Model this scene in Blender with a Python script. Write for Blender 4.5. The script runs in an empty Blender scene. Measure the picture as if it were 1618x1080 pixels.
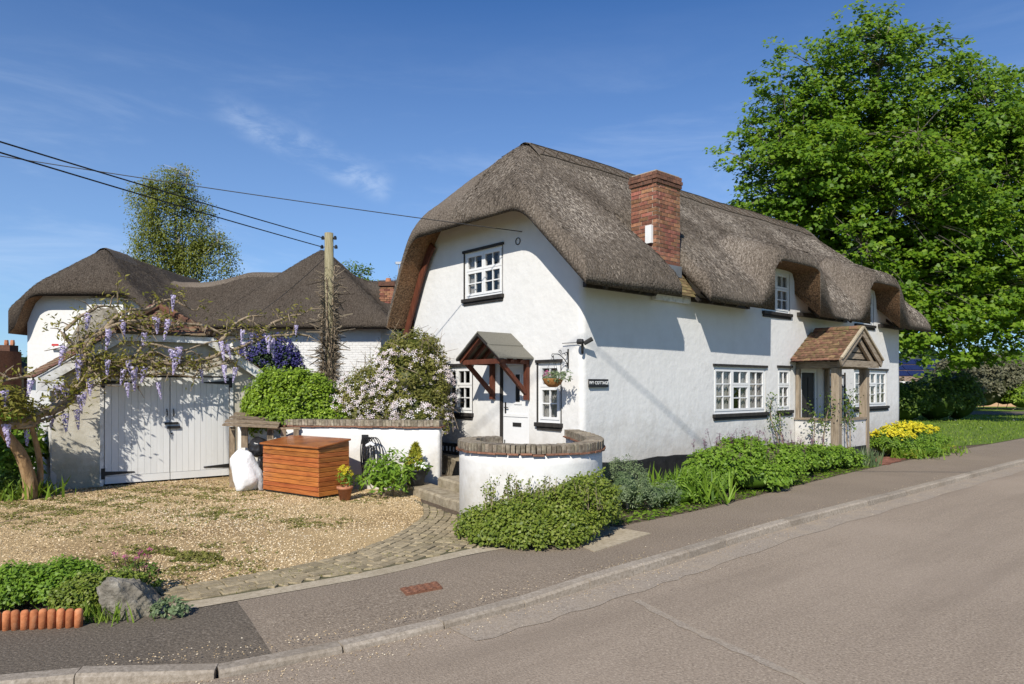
import bpy, bmesh, math, random
import numpy as np
from mathutils import Vector, Matrix
R = math.radians
sc = bpy.context.scene
col = sc.collection
rng = np.random.default_rng(7)
random.seed(7)

# ------------------------------------------------------------------ camera, sky, sun
cam_d = bpy.data.cameras.new('camera'); cam = bpy.data.objects.new('camera', cam_d); col.objects.link(cam)
cam.location = (0, 0, 2.0); cam.rotation_euler = (R(90), 0, 0)
cam_d.sensor_width = 36; cam_d.lens = 1100/1618*36; cam_d.shift_y = 70/1618
cam_d.clip_start = .1; cam_d.clip_end = 2000
sc.camera = cam
SUN_TO = Vector((-.33, -1.15, .95)).normalized()
wd = bpy.data.worlds.new('World'); sc.world = wd; wd.use_nodes = True
def build_world():
    nt = wd.node_tree; N = nt.nodes; L = nt.links; N.clear()
    out = N.new('ShaderNodeOutputWorld'); bg = N.new('ShaderNodeBackground'); bg.inputs[1].default_value = .064
    sky = N.new('ShaderNodeTexSky'); sky.sky_type = 'NISHITA'; sky.sun_disc = False
    sky.sun_elevation = math.asin(SUN_TO.z); sky.sun_rotation = math.atan2(SUN_TO.x, SUN_TO.y)
    sky.air_density = 1.0; sky.dust_density = .0; sky.ozone_density = 6.0
    tc = N.new('ShaderNodeTexCoord')
    def noise(scale, rot, fr):
        mp = N.new('ShaderNodeMapping'); mp.inputs['Scale'].default_value = scale; mp.inputs['Rotation'].default_value = rot; L.new(tc.outputs['Generated'], mp.inputs[0])
        n1 = N.new('ShaderNodeTexNoise'); n1.inputs['Scale'].default_value = fr; n1.inputs['Detail'].default_value = 9; n1.inputs['Roughness'].default_value = .62; n1.inputs['Distortion'].default_value = .5
        L.new(mp.outputs[0], n1.inputs['Vector']); return n1.outputs['Fac']
    def mrange(src, a, b, c, d):
        m = N.new('ShaderNodeMapRange'); m.interpolation_type = 'SMOOTHSTEP'; m.inputs[1].default_value = a; m.inputs[2].default_value = b; m.inputs[3].default_value = c; m.inputs[4].default_value = d; L.new(src, m.inputs[0]); return m.outputs[0]
    def mul(a, b, op='MULTIPLY'):
        m = N.new('ShaderNodeMath'); m.operation = op; L.new(a, m.inputs[0])
        if isinstance(b, float): m.inputs[1].default_value = b
        else: L.new(b, m.inputs[1])
        return m.outputs[0]
    def dotv(v):
        m = N.new('ShaderNodeVectorMath'); m.operation = 'DOT_PRODUCT'; m.inputs[1].default_value = tuple(v); L.new(tc.outputs['Generated'], m.inputs[0]); return m.outputs['Value']
    d1, d2 = Vector((-.425, 1, .405)).normalized(), Vector((-.175, 1, .282)).normalized()       # a single streak of cirrus between two directions
    off = dotv(d1.cross(d2).normalized())
    streak = mul(mrange(off, -.030, .004, 0, 1), mrange(off, .004, .030, 1, 0)); ax = (d2-d1).normalized(); a0, a1 = d1.dot(ax), d2.dot(ax)
    streak = mul(streak, mul(mrange(dotv(ax), a0-.02, a0+.06, 0, 1), mrange(dotv(ax), a1-.02, a1+.01, 1, 0)))
    streak = mul(mul(streak, mrange(noise((2,1,5),(0,R(25),0),7.), .34, .66, 0, 1)), .30)
    veil = mul(mrange(noise((1.2,1.2,6.5),(0,R(10),0),2.3), .44, .78, 0, .26), mrange(dotv((0,0,1)), .20, .50, 1, 0))
    cr = N.new('ShaderNodeMath'); cr.operation = 'ADD'; L.new(streak, cr.inputs[0]); L.new(veil, cr.inputs[1])
    mx = N.new('ShaderNodeMix'); mx.data_type = 'RGBA'; mx.inputs['B'].default_value = (10.5, 12.0, 14.0, 1)
    gn = N.new('ShaderNodeMix'); gn.data_type = 'RGBA'; gn.blend_type = 'MULTIPLY'; gn.inputs['Factor'].default_value = 1; gn.inputs['B'].default_value = (.72, 1.13, 1.52, 1)
    L.new(sky.outputs[0], gn.inputs['A'])
    # thin veil of haze that thickens towards the horizon, the same all round
    sp = N.new('ShaderNodeSeparateXYZ'); L.new(tc.outputs['Generated'], sp.inputs[0])
    hz_ = N.new('ShaderNodeMapRange'); hz_.inputs[1].default_value = 0; hz_.inputs[2].default_value = .5; hz_.inputs[3].default_value = .42; hz_.inputs[4].default_value = 0; L.new(sp.outputs['Z'], hz_.inputs[0])
    hm = N.new('ShaderNodeMix'); hm.data_type = 'RGBA'; hm.inputs['B'].default_value = (7.0, 8.8, 10.6, 1); L.new(hz_.outputs[0], hm.inputs['Factor']); L.new(gn.outputs['Result'], hm.inputs['A'])
    L.new(cr.outputs[0], mx.inputs['Factor']); L.new(hm.outputs['Result'], mx.inputs['A'])
    L.new(mx.outputs['Result'], bg.inputs[0]); L.new(bg.outputs[0], out.inputs[0])
build_world()
sun_d = bpy.data.lights.new('sun', 'SUN'); sun_d.energy = 4.5; sun_d.angle = R(.53); sun_d.color = (1, .945, .85)
sun = bpy.data.objects.new('sun', sun_d); col.objects.link(sun)
sun.rotation_euler = (-SUN_TO).to_track_quat('-Z', 'Y').to_euler(); sun.location = (0, -5, 30)
vs = sc.view_settings; vs.view_transform = 'Standard'; vs.look = 'None'; vs.exposure = .38; vs.gamma = 1; vs.use_curve_mapping = False
sc.cycles.max_bounces = 6; sc.cycles.diffuse_bounces = 3; sc.cycles.transparent_max_bounces = 12; sc.cycles.use_denoising = True

# ------------------------------------------------------------------ helpers
def g(px, py, z=0.):            # a point on the level ground that the photograph shows at this place
    Y = 1100*(2-z)/(py-610); return np.array([(px-809)/1100*Y, Y, z])
def at(px, py, Y):
    return np.array([(px-809)/1100*Y, Y, 2+(610-py)/1100*Y])
def nz(p, seed=0, freq=1., octv=3):
    p = np.asarray(p, float); r = np.random.default_rng(seed); out = np.zeros(p.shape[:-1]); a = 1.; s = 0
    for o in range(octv):
        for k in range(4):
            d = r.normal(size=p.shape[-1]); d /= np.linalg.norm(d)
            out += a*np.sin(p@d*freq*6.28*(.7+.6*r.random())+r.random()*6.28)/4
        s += a; a *= .5; freq *= 2
    return out/s*1.6
def unit(a): return a/np.maximum(np.linalg.norm(a, axis=-1, keepdims=True), 1e-9)

# ------------------------------------------------------------------ materials
MATS = {}
def pm(name, cols, scale=6., detail=6., rough=.85, bump=0., bscale=60., bdist=.01, rand=0., stretch=(1,1,1), spec=.25, metal=0., tint=False, trans=0., pos=None, big=None, bstretch=None, hue=0., coat=0., streak=None, splash=None):
    m = bpy.data.materials.new(name); m.use_nodes = True; MATS[name] = m
    nt = m.node_tree; N = nt.nodes; L = nt.links; b = N['Principled BSDF']
    b.inputs['Roughness'].default_value = rough; b.inputs['Specular IOR Level'].default_value = spec; b.inputs['Metallic'].default_value = metal
    b.inputs['Coat Weight'].default_value = coat; b.inputs['Coat Roughness'].default_value = .25
    tc = N.new('ShaderNodeTexCoord'); mp = N.new('ShaderNodeMapping'); mp.inputs['Scale'].default_value = stretch
    L.new(tc.outputs['Object'], mp.inputs[0]); vec = mp.outputs[0]
    oi = N.new('ShaderNodeObjectInfo')
    if rand or hue:
        ad = N.new('ShaderNodeVectorMath'); ad.operation = 'ADD'; sm = N.new('ShaderNodeVectorMath'); sm.operation = 'SCALE'; sm.inputs[3].default_value = 37.
        cb = N.new('ShaderNodeCombineXYZ'); L.new(oi.outputs['Random'], cb.inputs[0]); L.new(oi.outputs['Random'], cb.inputs[1])
        L.new(cb.outputs[0], sm.inputs[0]); L.new(mp.outputs[0], ad.inputs[0]); L.new(sm.outputs[0], ad.inputs[1]); vec = ad.outputs[0]
    if tint:
        a = N.new('ShaderNodeAttribute'); a.attribute_name = 'tint'; fac = a.outputs['Fac']
    else:
        n = N.new('ShaderNodeTexNoise'); n.inputs['Scale'].default_value = scale; n.inputs['Detail'].default_value = detail; n.inputs['Roughness'].default_value = .65
        L.new(vec, n.inputs['Vector']); fac = n.outputs['Fac']
    cr = N.new('ShaderNodeValToRGB'); e = cr.color_ramp.elements; k = len(cols)
    if pos is None: pos = [i/(k-1) for i in range(k)] if tint else [.28+.44*i/max(k-1, 1) for i in range(k)]
    while len(e) < k: e.new(.5)
    for i in range(k): e[i].position = pos[i]; e[i].color = (*cols[i], 1)
    L.new(fac, cr.inputs[0]); c = cr.outputs[0]
    if big:                      # slow variation (weathering): (scale, colour, lo, hi, amount)
        n2 = N.new('ShaderNodeTexNoise'); n2.inputs['Scale'].default_value = big[0]; n2.inputs['Detail'].default_value = 5; n2.inputs['Roughness'].default_value = .6
        L.new(tc.outputs['Object'], n2.inputs['Vector'])
        r2 = N.new('ShaderNodeMapRange'); r2.inputs[1].default_value = big[2]; r2.inputs[2].default_value = big[3]; r2.inputs[4].default_value = big[4]
        L.new(n2.outputs['Fac'], r2.inputs[0])
        mx = N.new('ShaderNodeMix'); mx.data_type = 'RGBA'; mx.inputs['B'].default_value = (*big[1], 1)
        L.new(r2.outputs[0], mx.inputs['Factor']); L.new(c, mx.inputs['A']); c = mx.outputs['Result']
    if streak:                   # wear drawn out in one direction: (angle, along, across, colour, lo, hi, amount)
        ms_ = N.new('ShaderNodeMapping'); ms_.vector_type = 'TEXTURE'; ms_.inputs['Rotation'].default_value = (0,0,streak[0]); ms_.inputs['Scale'].default_value = (streak[1], streak[2], 1); L.new(tc.outputs['Object'], ms_.inputs[0])
        n5 = N.new('ShaderNodeTexNoise'); n5.inputs['Scale'].default_value = 1; n5.inputs['Detail'].default_value = 6; n5.inputs['Roughness'].default_value = .6; L.new(ms_.outputs[0], n5.inputs['Vector'])
        r5 = N.new('ShaderNodeMapRange'); r5.inputs[1].default_value = streak[4]; r5.inputs[2].default_value = streak[5]; r5.inputs[4].default_value = streak[6]; L.new(n5.outputs['Fac'], r5.inputs[0])
        m5 = N.new('ShaderNodeMix'); m5.data_type = 'RGBA'; m5.inputs['B'].default_value = (*streak[3], 1); L.new(r5.outputs[0], m5.inputs['Factor']); L.new(c, m5.inputs['A']); c = m5.outputs['Result']
    if splash:                   # rain-splashed dirt on the foot of a wall: (colour, height, amount)
        sx = N.new('ShaderNodeSeparateXYZ'); L.new(tc.outputs['Object'], sx.inputs[0]); n6 = N.new('ShaderNodeTexNoise'); n6.inputs['Scale'].default_value = 2.2; n6.inputs['Detail'].default_value = 8; n6.inputs['Roughness'].default_value = .68; L.new(tc.outputs['Object'], n6.inputs['Vector'])
        a6 = N.new('ShaderNodeMath'); a6.operation = 'MULTIPLY_ADD'; a6.inputs[1].default_value = -1/splash[1]; L.new(sx.outputs['Z'], a6.inputs[0]); L.new(n6.outputs['Fac'], a6.inputs[2])
        r6 = N.new('ShaderNodeMapRange'); r6.inputs[1].default_value = -.05; r6.inputs[2].default_value = .32; r6.inputs[4].default_value = splash[2]; L.new(a6.outputs[0], r6.inputs[0])
        m6 = N.new('ShaderNodeMix'); m6.data_type = 'RGBA'; m6.inputs['B'].default_value = (*splash[0], 1); L.new(r6.outputs[0], m6.inputs['Factor']); L.new(c, m6.inputs['A']); c = m6.outputs['Result']
    if rand or hue:
        hs = N.new('ShaderNodeHueSaturation')
        r3 = N.new('ShaderNodeMapRange'); r3.inputs[3].default_value = 1-rand; r3.inputs[4].default_value = 1+rand; L.new(oi.outputs['Random'], r3.inputs[0]); L.new(r3.outputs[0], hs.inputs['Value'])
        if hue:
            ml = N.new('ShaderNodeMath'); ml.operation = 'MULTIPLY'; ml.inputs[1].default_value = 7.13; fr = N.new('ShaderNodeMath'); fr.operation = 'FRACT'
            r4 = N.new('ShaderNodeMapRange'); r4.inputs[3].default_value = .5-hue; r4.inputs[4].default_value = .5+hue
            L.new(oi.outputs['Random'], ml.inputs[0]); L.new(ml.outputs[0], fr.inputs[0]); L.new(fr.outputs[0], r4.inputs[0]); L.new(r4.outputs[0], hs.inputs['Hue'])
        L.new(c, hs.inputs['Color']); c = hs.outputs[0]
    L.new(c, b.inputs['Base Color'])
    if bump:
        mb = N.new('ShaderNodeMapping'); mb.inputs['Scale'].default_value = bstretch or stretch; L.new(tc.outputs['Object'], mb.inputs[0])
        n3 = N.new('ShaderNodeTexNoise'); n3.inputs['Scale'].default_value = bscale; n3.inputs['Detail'].default_value = 4; L.new(mb.outputs[0], n3.inputs['Vector'])
        bp = N.new('ShaderNodeBump'); bp.inputs['Strength'].default_value = bump; bp.inputs['Distance'].default_value = bdist
        L.new(n3.outputs['Fac'], bp.inputs['Height']); L.new(bp.outputs[0], b.inputs['Normal'])
    if trans:
        t = N.new('ShaderNodeBsdfTranslucent'); ms = N.new('ShaderNodeMixShader'); ms.inputs[0].default_value = trans
        hs2 = N.new('ShaderNodeHueSaturation'); hs2.inputs['Value'].default_value = 1.5; hs2.inputs['Hue'].default_value = .485; L.new(c, hs2.inputs['Color']); L.new(hs2.outputs[0], t.inputs[0])
        L.new(b.outputs[0], ms.inputs[1]); L.new(t.outputs[0], ms.inputs[2]); L.new(ms.outputs[0], N['Material Output'].inputs[0])
    return m
def glassmat(name, tintc=.55):
    m = bpy.data.materials.new(name); m.use_nodes = True; nt = m.node_tree; N = nt.nodes; L = nt.links
    N.remove(N['Principled BSDF']); t = N.new('ShaderNodeBsdfTransparent'); t.inputs[0].default_value = (tintc, tintc, tintc, 1)
    gl = N.new('ShaderNodeBsdfGlossy'); gl.inputs['Roughness'].default_value = .015; gl.inputs[0].default_value = (.9, .9, .9, 1)
    lw = N.new('ShaderNodeLayerWeight'); lw.inputs[0].default_value = .5; pw = N.new('ShaderNodeMath'); pw.operation = 'POWER'; pw.inputs[1].default_value = 4.; L.new(lw.outputs['Facing'], pw.inputs[0]); f = N.new('ShaderNodeMath'); f.operation = 'MULTIPLY_ADD'; f.inputs[1].default_value = .55; f.inputs[2].default_value = .035; L.new(pw.outputs[0], f.inputs[0])
    tc = N.new('ShaderNodeTexCoord'); nn = N.new('ShaderNodeTexNoise'); nn.inputs['Scale'].default_value = 2.5; L.new(tc.outputs['Object'], nn.inputs['Vector'])
    bp = N.new('ShaderNodeBump'); bp.inputs['Strength'].default_value = .12; bp.inputs['Distance'].default_value = .05; L.new(nn.outputs['Fac'], bp.inputs['Height']); L.new(bp.outputs[0], gl.inputs['Normal'])
    ms = N.new('ShaderNodeMixShader'); L.new(f.outputs[0], ms.inputs[0]); L.new(t.outputs[0], ms.inputs[1]); L.new(gl.outputs[0], ms.inputs[2])
    L.new(ms.outputs[0], N['Material Output'].inputs[0]); MATS[name] = m; return m
HA0 = math.atan2(.657, .754)
def build_mats():
    pm('thatch', [(.028,.022,.017),(.086,.069,.053),(.155,.127,.101),(.30,.258,.212)], scale=26, detail=9, rough=.95, bump=.8, bscale=34, bdist=.04, spec=.1, pos=[.32,.45,.56,.74], big=(.45,(.20,.166,.132),.42,.72,.6))
    pm('thatch_cut', [(.05,.033,.022),(.15,.095,.058),(.24,.145,.08),(.36,.25,.16)], scale=22, detail=8, rough=.95, bump=1, bscale=30, bdist=.05, spec=.1, pos=[.32,.45,.56,.72], big=(.9,(.30,.15,.07),.5,.7,.55))
    pm('thatch_dark', [(.022,.017,.013),(.055,.043,.033),(.09,.072,.056),(.15,.125,.10)], scale=20, detail=8, rough=.95, bump=.9, bscale=26, bdist=.05, spec=.1, big=(.4,(.10,.085,.07),.45,.75,.6))
    pm('straw', [(.03,.024,.018),(.12,.098,.077),(.31,.27,.225)], tint=True, rough=.9, spec=.1)
    pm('straw_dark', [(.03,.024,.018),(.07,.056,.043),(.13,.11,.088)], tint=True, rough=.9, spec=.1)
    pm('hazel', [(.07,.05,.035),(.14,.11,.08)], rough=.9)
    pm('render_white', [(.625,.615,.592),(.68,.672,.65)], scale=3, rough=.9, bump=.45, bscale=7, bdist=.025, big=(.9,(.53,.515,.48),.58,.78,.45), splash=((.41,.38,.335),2.8,.6))
    pm('wall_white', [(.62,.61,.585),(.68,.67,.645)], scale=5, rough=.9, bump=.35, bscale=12, bdist=.015, big=(1.6,(.53,.51,.46),.55,.78,.5), splash=((.38,.345,.28),1.5,.65))
    pm('brick_white', [(.61,.60,.575),(.68,.67,.645)], scale=9, rough=.85, bump=.3, bscale=30)
    pm('plaster_dirty', [(.42,.385,.31),(.55,.52,.44),(.62,.595,.52)], scale=4, detail=9, rough=.95, bump=.5, bscale=40, big=(1.4,(.33,.295,.21),.46,.70,.6), splash=((.30,.27,.17),1.6,.6))
    pm('black_paint', [(.012,.012,.013),(.03,.03,.032)], scale=6, rough=.55, bump=.25, bscale=20)
    pm('black_wood', [(.018,.016,.015),(.045,.040,.036)], scale=8, rough=.6, stretch=(1,1,.2))
    pm('iron', [(.012,.012,.012),(.028,.026,.024)], rough=.5, spec=.4)
    pm('white_gloss', [(.68,.68,.67),(.73,.73,.72)], scale=9, rough=.38, spec=.4)
    pm('white_board', [(.62,.62,.60),(.71,.71,.69)], scale=5, rough=.55, stretch=(1,1,.15), rand=.02, big=(2.2,(.52,.50,.45),.60,.8,.45))
    pm('white_worn', [(.42,.40,.35),(.68,.67,.63),(.76,.75,.72)], scale=8, rough=.7)
    pm('curtain', [(.55,.54,.50),(.80,.79,.76)], scale=22, rough=.9, trans=.3)
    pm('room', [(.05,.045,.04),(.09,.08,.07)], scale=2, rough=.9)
    pm('brick_red', [(.16,.064,.04),(.27,.115,.068),(.33,.165,.11)], scale=18, rough=.92, bump=.5, bscale=90, rand=.38, hue=.018, big=(3.5,(.11,.08,.06),.52,.75,.6))
    pm('brick_soot', [(.06,.04,.032),(.15,.075,.05),(.22,.10,.065)], scale=18, rough=.95, bump=.5, bscale=90, rand=.35)
    pm('mortar', [(.30,.26,.20),(.42,.37,.30)], scale=20, rough=.95)
    pm('cap_brick', [(.09,.072,.052),(.24,.20,.145),(.38,.34,.27)], scale=16, detail=8, rough=.95, bump=.7, bscale=60, rand=.25, hue=.01, big=(3,(.07,.062,.05),.5,.7,.7))
    pm('cap_tile', [(.13,.06,.04),(.26,.13,.08)], scale=14, rough=.95, rand=.3)
    pm('roof_tile', [(.085,.042,.03),(.17,.075,.05),(.22,.115,.08)], scale=13, rough=.92, bump=.4, bscale=60, rand=.4, hue=.015, big=(2.6,(.13,.11,.065),.43,.62,.85))
    pm('tile_moss', [(.075,.045,.032),(.16,.085,.052),(.23,.13,.078)], scale=13, rough=.95, bump=.4, bscale=60, rand=.4, hue=.02, big=(1.8,(.17,.14,.06),.42,.60,.8))
    pm('lead', [(.14,.15,.16),(.24,.25,.26)], scale=5, rough=.5, metal=.3)
    pm('felt', [(.125,.12,.098),(.19,.18,.15)], scale=40, rough=.95, bump=.4, bscale=300, bdist=.003)
    pm('stain_wood', [(.07,.022,.013),(.15,.05,.028)], scale=5, rough=.55, stretch=(6,6,.8), bump=.2, bscale=30)
    pm('oak', [(.13,.10,.072),(.27,.215,.155),(.37,.31,.235)], scale=4, detail=9, rough=.9, stretch=(7,7,.7), bump=.5, bscale=12, bdist=.012)
    pm('oak_h', [(.13,.10,.072),(.27,.215,.155),(.37,.31,.235)], scale=4, detail=9, rough=.9, stretch=(1.2,1.2,7), bump=.5, bscale=12, bdist=.012)
    pm('box_wood', [(.15,.042,.012),(.36,.11,.026),(.47,.17,.045)], scale=3.2, detail=9, rough=.42, stretch=(1.,1.,9), bump=.2, bscale=20, rand=.22, hue=.008, spec=.45, coat=.25)
    pm('rough_wood', [(.10,.075,.05),(.20,.15,.10),(.29,.23,.16)], scale=5, detail=9, rough=.9, stretch=(3,3,1), bump=.4, bscale=20, rand=.25)
    pm('pole_wood', [(.12,.11,.06),(.25,.22,.13),(.33,.30,.20)], scale=5, detail=8, rough=.95, stretch=(5,5,.5), bump=.5, bscale=14)
    pm('vine_wood', [(.10,.075,.05),(.26,.20,.135),(.42,.35,.25)], scale=8, detail=8, rough=.95, bump=.6, bscale=26, bdist=.02)
    pm('trunk_warm', [(.12,.07,.035),(.30,.19,.095),(.42,.29,.16)], scale=7, detail=8, rough=.95, bump=.6, bscale=20, bdist=.02, stretch=(2,2,.6))
    pm('bark', [(.06,.05,.04),(.14,.12,.095),(.22,.20,.165)], scale=5, detail=8, rough=.95, bump=.6, bscale=14, bdist=.03, stretch=(2,2,.6))
    pm('bark_birch', [(.12,.11,.10),(.50,.48,.44)], scale=5, rough=.9)
    pm('dead_twig', [(.08,.06,.04),(.20,.16,.11),(.30,.25,.18)], tint=True, rough=.95)
    pm('stone', [(.07,.06,.046),(.19,.17,.135),(.34,.315,.27)], scale=6, detail=10, rough=.95, bump=.9, bscale=14, bdist=.03, big=(3.2,(.17,.14,.075),.50,.7,.6))
    pm('step_stone', [(.16,.125,.08),(.30,.25,.175),(.40,.345,.25)], scale=9, detail=9, rough=.95, bump=.8, bscale=40, bdist=.012, big=(2.5,(.16,.13,.07),.45,.7,.6))
    pm('asphalt_road', [(.155,.122,.09),(.272,.217,.162),(.32,.257,.193),(.47,.39,.30)], scale=48, detail=6, rough=.92, bump=.8, bscale=70, bdist=.012, pos=[.30,.45,.56,.72], big=(.3,(.36,.29,.222),.45,.70,.55), streak=(HA0,6.,.75,(.215,.17,.127),.50,.68,.55), spec=.2)
    pm('asphalt_gutter', [(.18,.145,.11),(.30,.25,.195),(.42,.36,.29)], scale=45, detail=6, rough=.95, bump=.7, bscale=80, bdist=.01, big=(2.5,(.36,.29,.21),.45,.7,.7))
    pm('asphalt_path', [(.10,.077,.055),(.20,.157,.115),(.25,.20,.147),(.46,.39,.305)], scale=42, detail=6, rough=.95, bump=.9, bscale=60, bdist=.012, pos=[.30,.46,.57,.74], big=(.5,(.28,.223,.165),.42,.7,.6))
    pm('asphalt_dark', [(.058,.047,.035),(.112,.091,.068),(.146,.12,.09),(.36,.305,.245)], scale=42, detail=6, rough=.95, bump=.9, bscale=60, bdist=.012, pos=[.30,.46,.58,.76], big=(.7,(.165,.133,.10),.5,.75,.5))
    pm('kerb', [(.18,.15,.115),(.30,.255,.20),(.41,.355,.29)], scale=30, detail=7, rough=.95, bump=.5, bscale=90, bdist=.006, rand=.12, big=(1.2,(.20,.16,.115),.48,.72,.65))
    pm('concrete', [(.27,.22,.15),(.41,.345,.245),(.51,.44,.33)], scale=22, detail=8, rough=.95, bump=.5, bscale=90, bdist=.005, big=(1.3,(.25,.205,.13),.45,.7,.6))
    pm('paver', [(.16,.128,.08),(.29,.235,.145),(.38,.31,.205)], scale=16, detail=8, rough=.95, bump=.6, bscale=90, bdist=.006, rand=.2, big=(1.5,(.21,.18,.09),.5,.75,.5))
    pm('joint_moss', [(.05,.055,.022),(.105,.095,.05),(.15,.13,.08)], scale=12, rough=1)
    pm('gravel', [(.26,.17,.075),(.46,.33,.165),(.62,.48,.28)], scale=80, detail=5, rough=.95, bump=1, bscale=80, bdist=.015, big=(.38,(.22,.14,.06),.46,.64,.75))
    pm('pebble', [(.32,.22,.11),(.52,.38,.20),(.66,.51,.31),(.80,.71,.54)], tint=True, rough=.8)
    pm('soil', [(.055,.04,.027),(.115,.085,.058),(.17,.13,.09)], scale=25, detail=8, rough=1, bump=.9, bscale=40, bdist=.03)
    pm('grass_sheet', [(.06,.10,.012),(.12,.19,.022),(.18,.26,.04)], scale=22, detail=8, rough=.95, bump=.9, bscale=60, bdist=.04, big=(.5,(.17,.21,.05),.45,.7,.6))
    pm('grass', [(.08,.14,.012),(.15,.24,.022),(.23,.30,.05)], tint=True, rough=.8, trans=.3)
    pm('moss_blade', [(.10,.115,.02),(.17,.175,.035),(.27,.24,.075)], tint=True, rough=.9, trans=.15)
    L_ = dict(tint=True, rough=.5, spec=.3)
    pm('leaf_sycamore', [(.045,.105,.007),(.115,.215,.011),(.22,.32,.024)], trans=.40, **L_)
    pm('leaf_birch', [(.09,.11,.014),(.16,.19,.028),(.24,.25,.05)], trans=.4, **L_)
    pm('leaf_mid', [(.05,.09,.012),(.09,.15,.02),(.15,.21,.03)], trans=.3, **L_)
    pm('leaf_dark', [(.015,.032,.008),(.03,.058,.014),(.06,.095,.025)], trans=.25, **L_)
    pm('leaf_hedge', [(.045,.085,.006),(.13,.21,.012),(.20,.30,.02),(.36,.46,.07)], trans=.25, pos=[0,.35,.7,1], **L_)
    pm('leaf_box', [(.055,.09,.010),(.14,.19,.02),(.26,.29,.06)], trans=.25, **L_)
    pm('leaf_bright', [(.065,.13,.010),(.135,.24,.018),(.23,.34,.045)], trans=.32, **L_)
    pm('leaf_grey', [(.07,.11,.045),(.13,.18,.08),(.20,.25,.12)], trans=.25, **L_)
    pm('leaf_olive', [(.06,.065,.03),(.12,.12,.065),(.19,.18,.11)], trans=.25, **L_)
    pm('leaf_bronze', [(.07,.085,.014),(.15,.155,.03),(.25,.22,.06)], trans=.3, **L_)
    pm('leaf_wisteria', [(.10,.11,.012),(.19,.18,.025),(.28,.25,.05)], trans=.35, **L_)
    pm('leaf_gold', [(.14,.17,.012),(.26,.27,.02),(.40,.37,.05)], trans=.25, **L_)
    pm('leaf_red', [(.06,.03,.025),(.12,.06,.045),(.10,.11,.03)], trans=.25, **L_)
    P_ = dict(tint=True, rough=.7, trans=.25)
    pm('petal_lilac', [(.30,.25,.46),(.48,.42,.62),(.68,.63,.76)], **P_)
    pm('petal_blue', [(.03,.027,.11),(.06,.054,.19),(.11,.10,.28)], **P_)
    pm('petal_pink', [(.58,.47,.48),(.72,.64,.64),(.80,.76,.75)], **P_)
    pm('petal_yellow', [(.42,.37,.012),(.58,.50,.02),(.66,.60,.06)], **P_)
    pm('petal_magenta', [(.40,.05,.18),(.60,.12,.32)], **P_)
    pm('petal_mauve', [(.13,.05,.10),(.24,.10,.17)], **P_)
    pm('petal_white', [(.70,.70,.64),(.82,.82,.78)], **P_)
    pm('terracotta', [(.30,.115,.055),(.44,.19,.10),(.50,.26,.16)], scale=9, rough=.9, bump=.2, bscale=60, rand=.14)
    pm('edging_clay', [(.25,.085,.035),(.42,.15,.06),(.48,.22,.11)], scale=12, rough=.85, bump=.3, bscale=50, rand=.18)
    pm('pot_grey', [(.035,.04,.045),(.06,.065,.07)], rough=.5)
    pm('basket', [(.16,.07,.02),(.33,.15,.045),(.42,.22,.08)], scale=30, rough=.85, bump=.7, bscale=70)
    pm('rubber', [(.012,.012,.013),(.025,.025,.026)], rough=.45)
    pm('plastic_white', [(.70,.71,.72),(.82,.82,.82)], scale=5, rough=.35, bump=.5, bscale=8, bdist=.05, spec=.5, trans=.12)
    pm('plastic_black', [(.012,.012,.014),(.035,.035,.038)], rough=.3, bump=.5, bscale=9, bdist=.04, spec=.5)
    pm('plastic_grey', [(.10,.10,.10),(.17,.17,.17)], rough=.5)
    pm('rubble', [(.10,.10,.11),(.24,.23,.22),(.42,.40,.38)], rough=.7, rand=.4, hue=.08)
    pm('rust', [(.10,.042,.025),(.19,.085,.05),(.26,.14,.09)], scale=40, rough=.9, bump=.4, bscale=200, bdist=.003)
    pm('wire', [(.02,.02,.022),(.03,.03,.03)], rough=.6)
    pm('metal_grey', [(.30,.31,.32),(.42,.43,.44)], rough=.4, metal=.7)
    pm('sign_black', [(.014,.014,.016),(.022,.022,.024)], rough=.4)
    pm('sign_white', [(.78,.78,.76),(.82,.82,.8)], rough=.5)
    pm('alarm_red', [(.45,.05,.05),(.52,.07,.06)], rough=.4)
    pm('solar', [(.010,.014,.05),(.018,.026,.08)], rough=.12, spec=.6)
    pm('concrete_tile', [(.14,.10,.075),(.23,.17,.125)], scale=10, rough=.95, rand=.2)
    pm('brick_buff', [(.33,.20,.12),(.48,.32,.20)], scale=14, rough=.95, rand=.2)
    pm('path_brick', [(.16,.065,.042),(.27,.12,.08)], scale=14, rough=.95, bump=.5, bscale=60, rand=.3)
    pm('leaf_litter', [(.13,.075,.035),(.26,.17,.09),(.38,.28,.18)], tint=True, rough=.95)
    glassmat('glass', .82)
build_mats()

# ------------------------------------------------------------------ mesh builders
def tagit(o, label=None, cat=None, group=None, kind=None):
    if label: o['label'] = label
    if cat: o['category'] = cat
    if group: o['group'] = group
    if kind: o['kind'] = kind
    return o
def empty(name, loc=(0,0,0), rz=0., label=None, cat=None, group=None, parent=None, kind=None):
    o = bpy.data.objects.new(name, None); col.objects.link(o); o.location = loc; o.rotation_euler = (0, 0, rz); o.parent = parent; o.empty_display_size = .2
    return tagit(o, label, cat, group, kind)
def mesh_obj(name, V, F, mat, parent=None, smooth=False, mats=None, fm=None):
    me = bpy.data.meshes.new(name); me.from_pydata([tuple(v) for v in V], [], [tuple(int(i) for i in f) for f in F])
    for m in (mats or [mat]): me.materials.append(MATS[m])
    if fm is not None: me.polygons.foreach_set('material_index', np.asarray(fm, dtype=np.int32))
    if smooth: me.polygons.foreach_set('use_smooth', [True]*len(me.polygons))
    me.update(); o = bpy.data.objects.new(name, me); col.objects.link(o); o.parent = parent; return o
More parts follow.
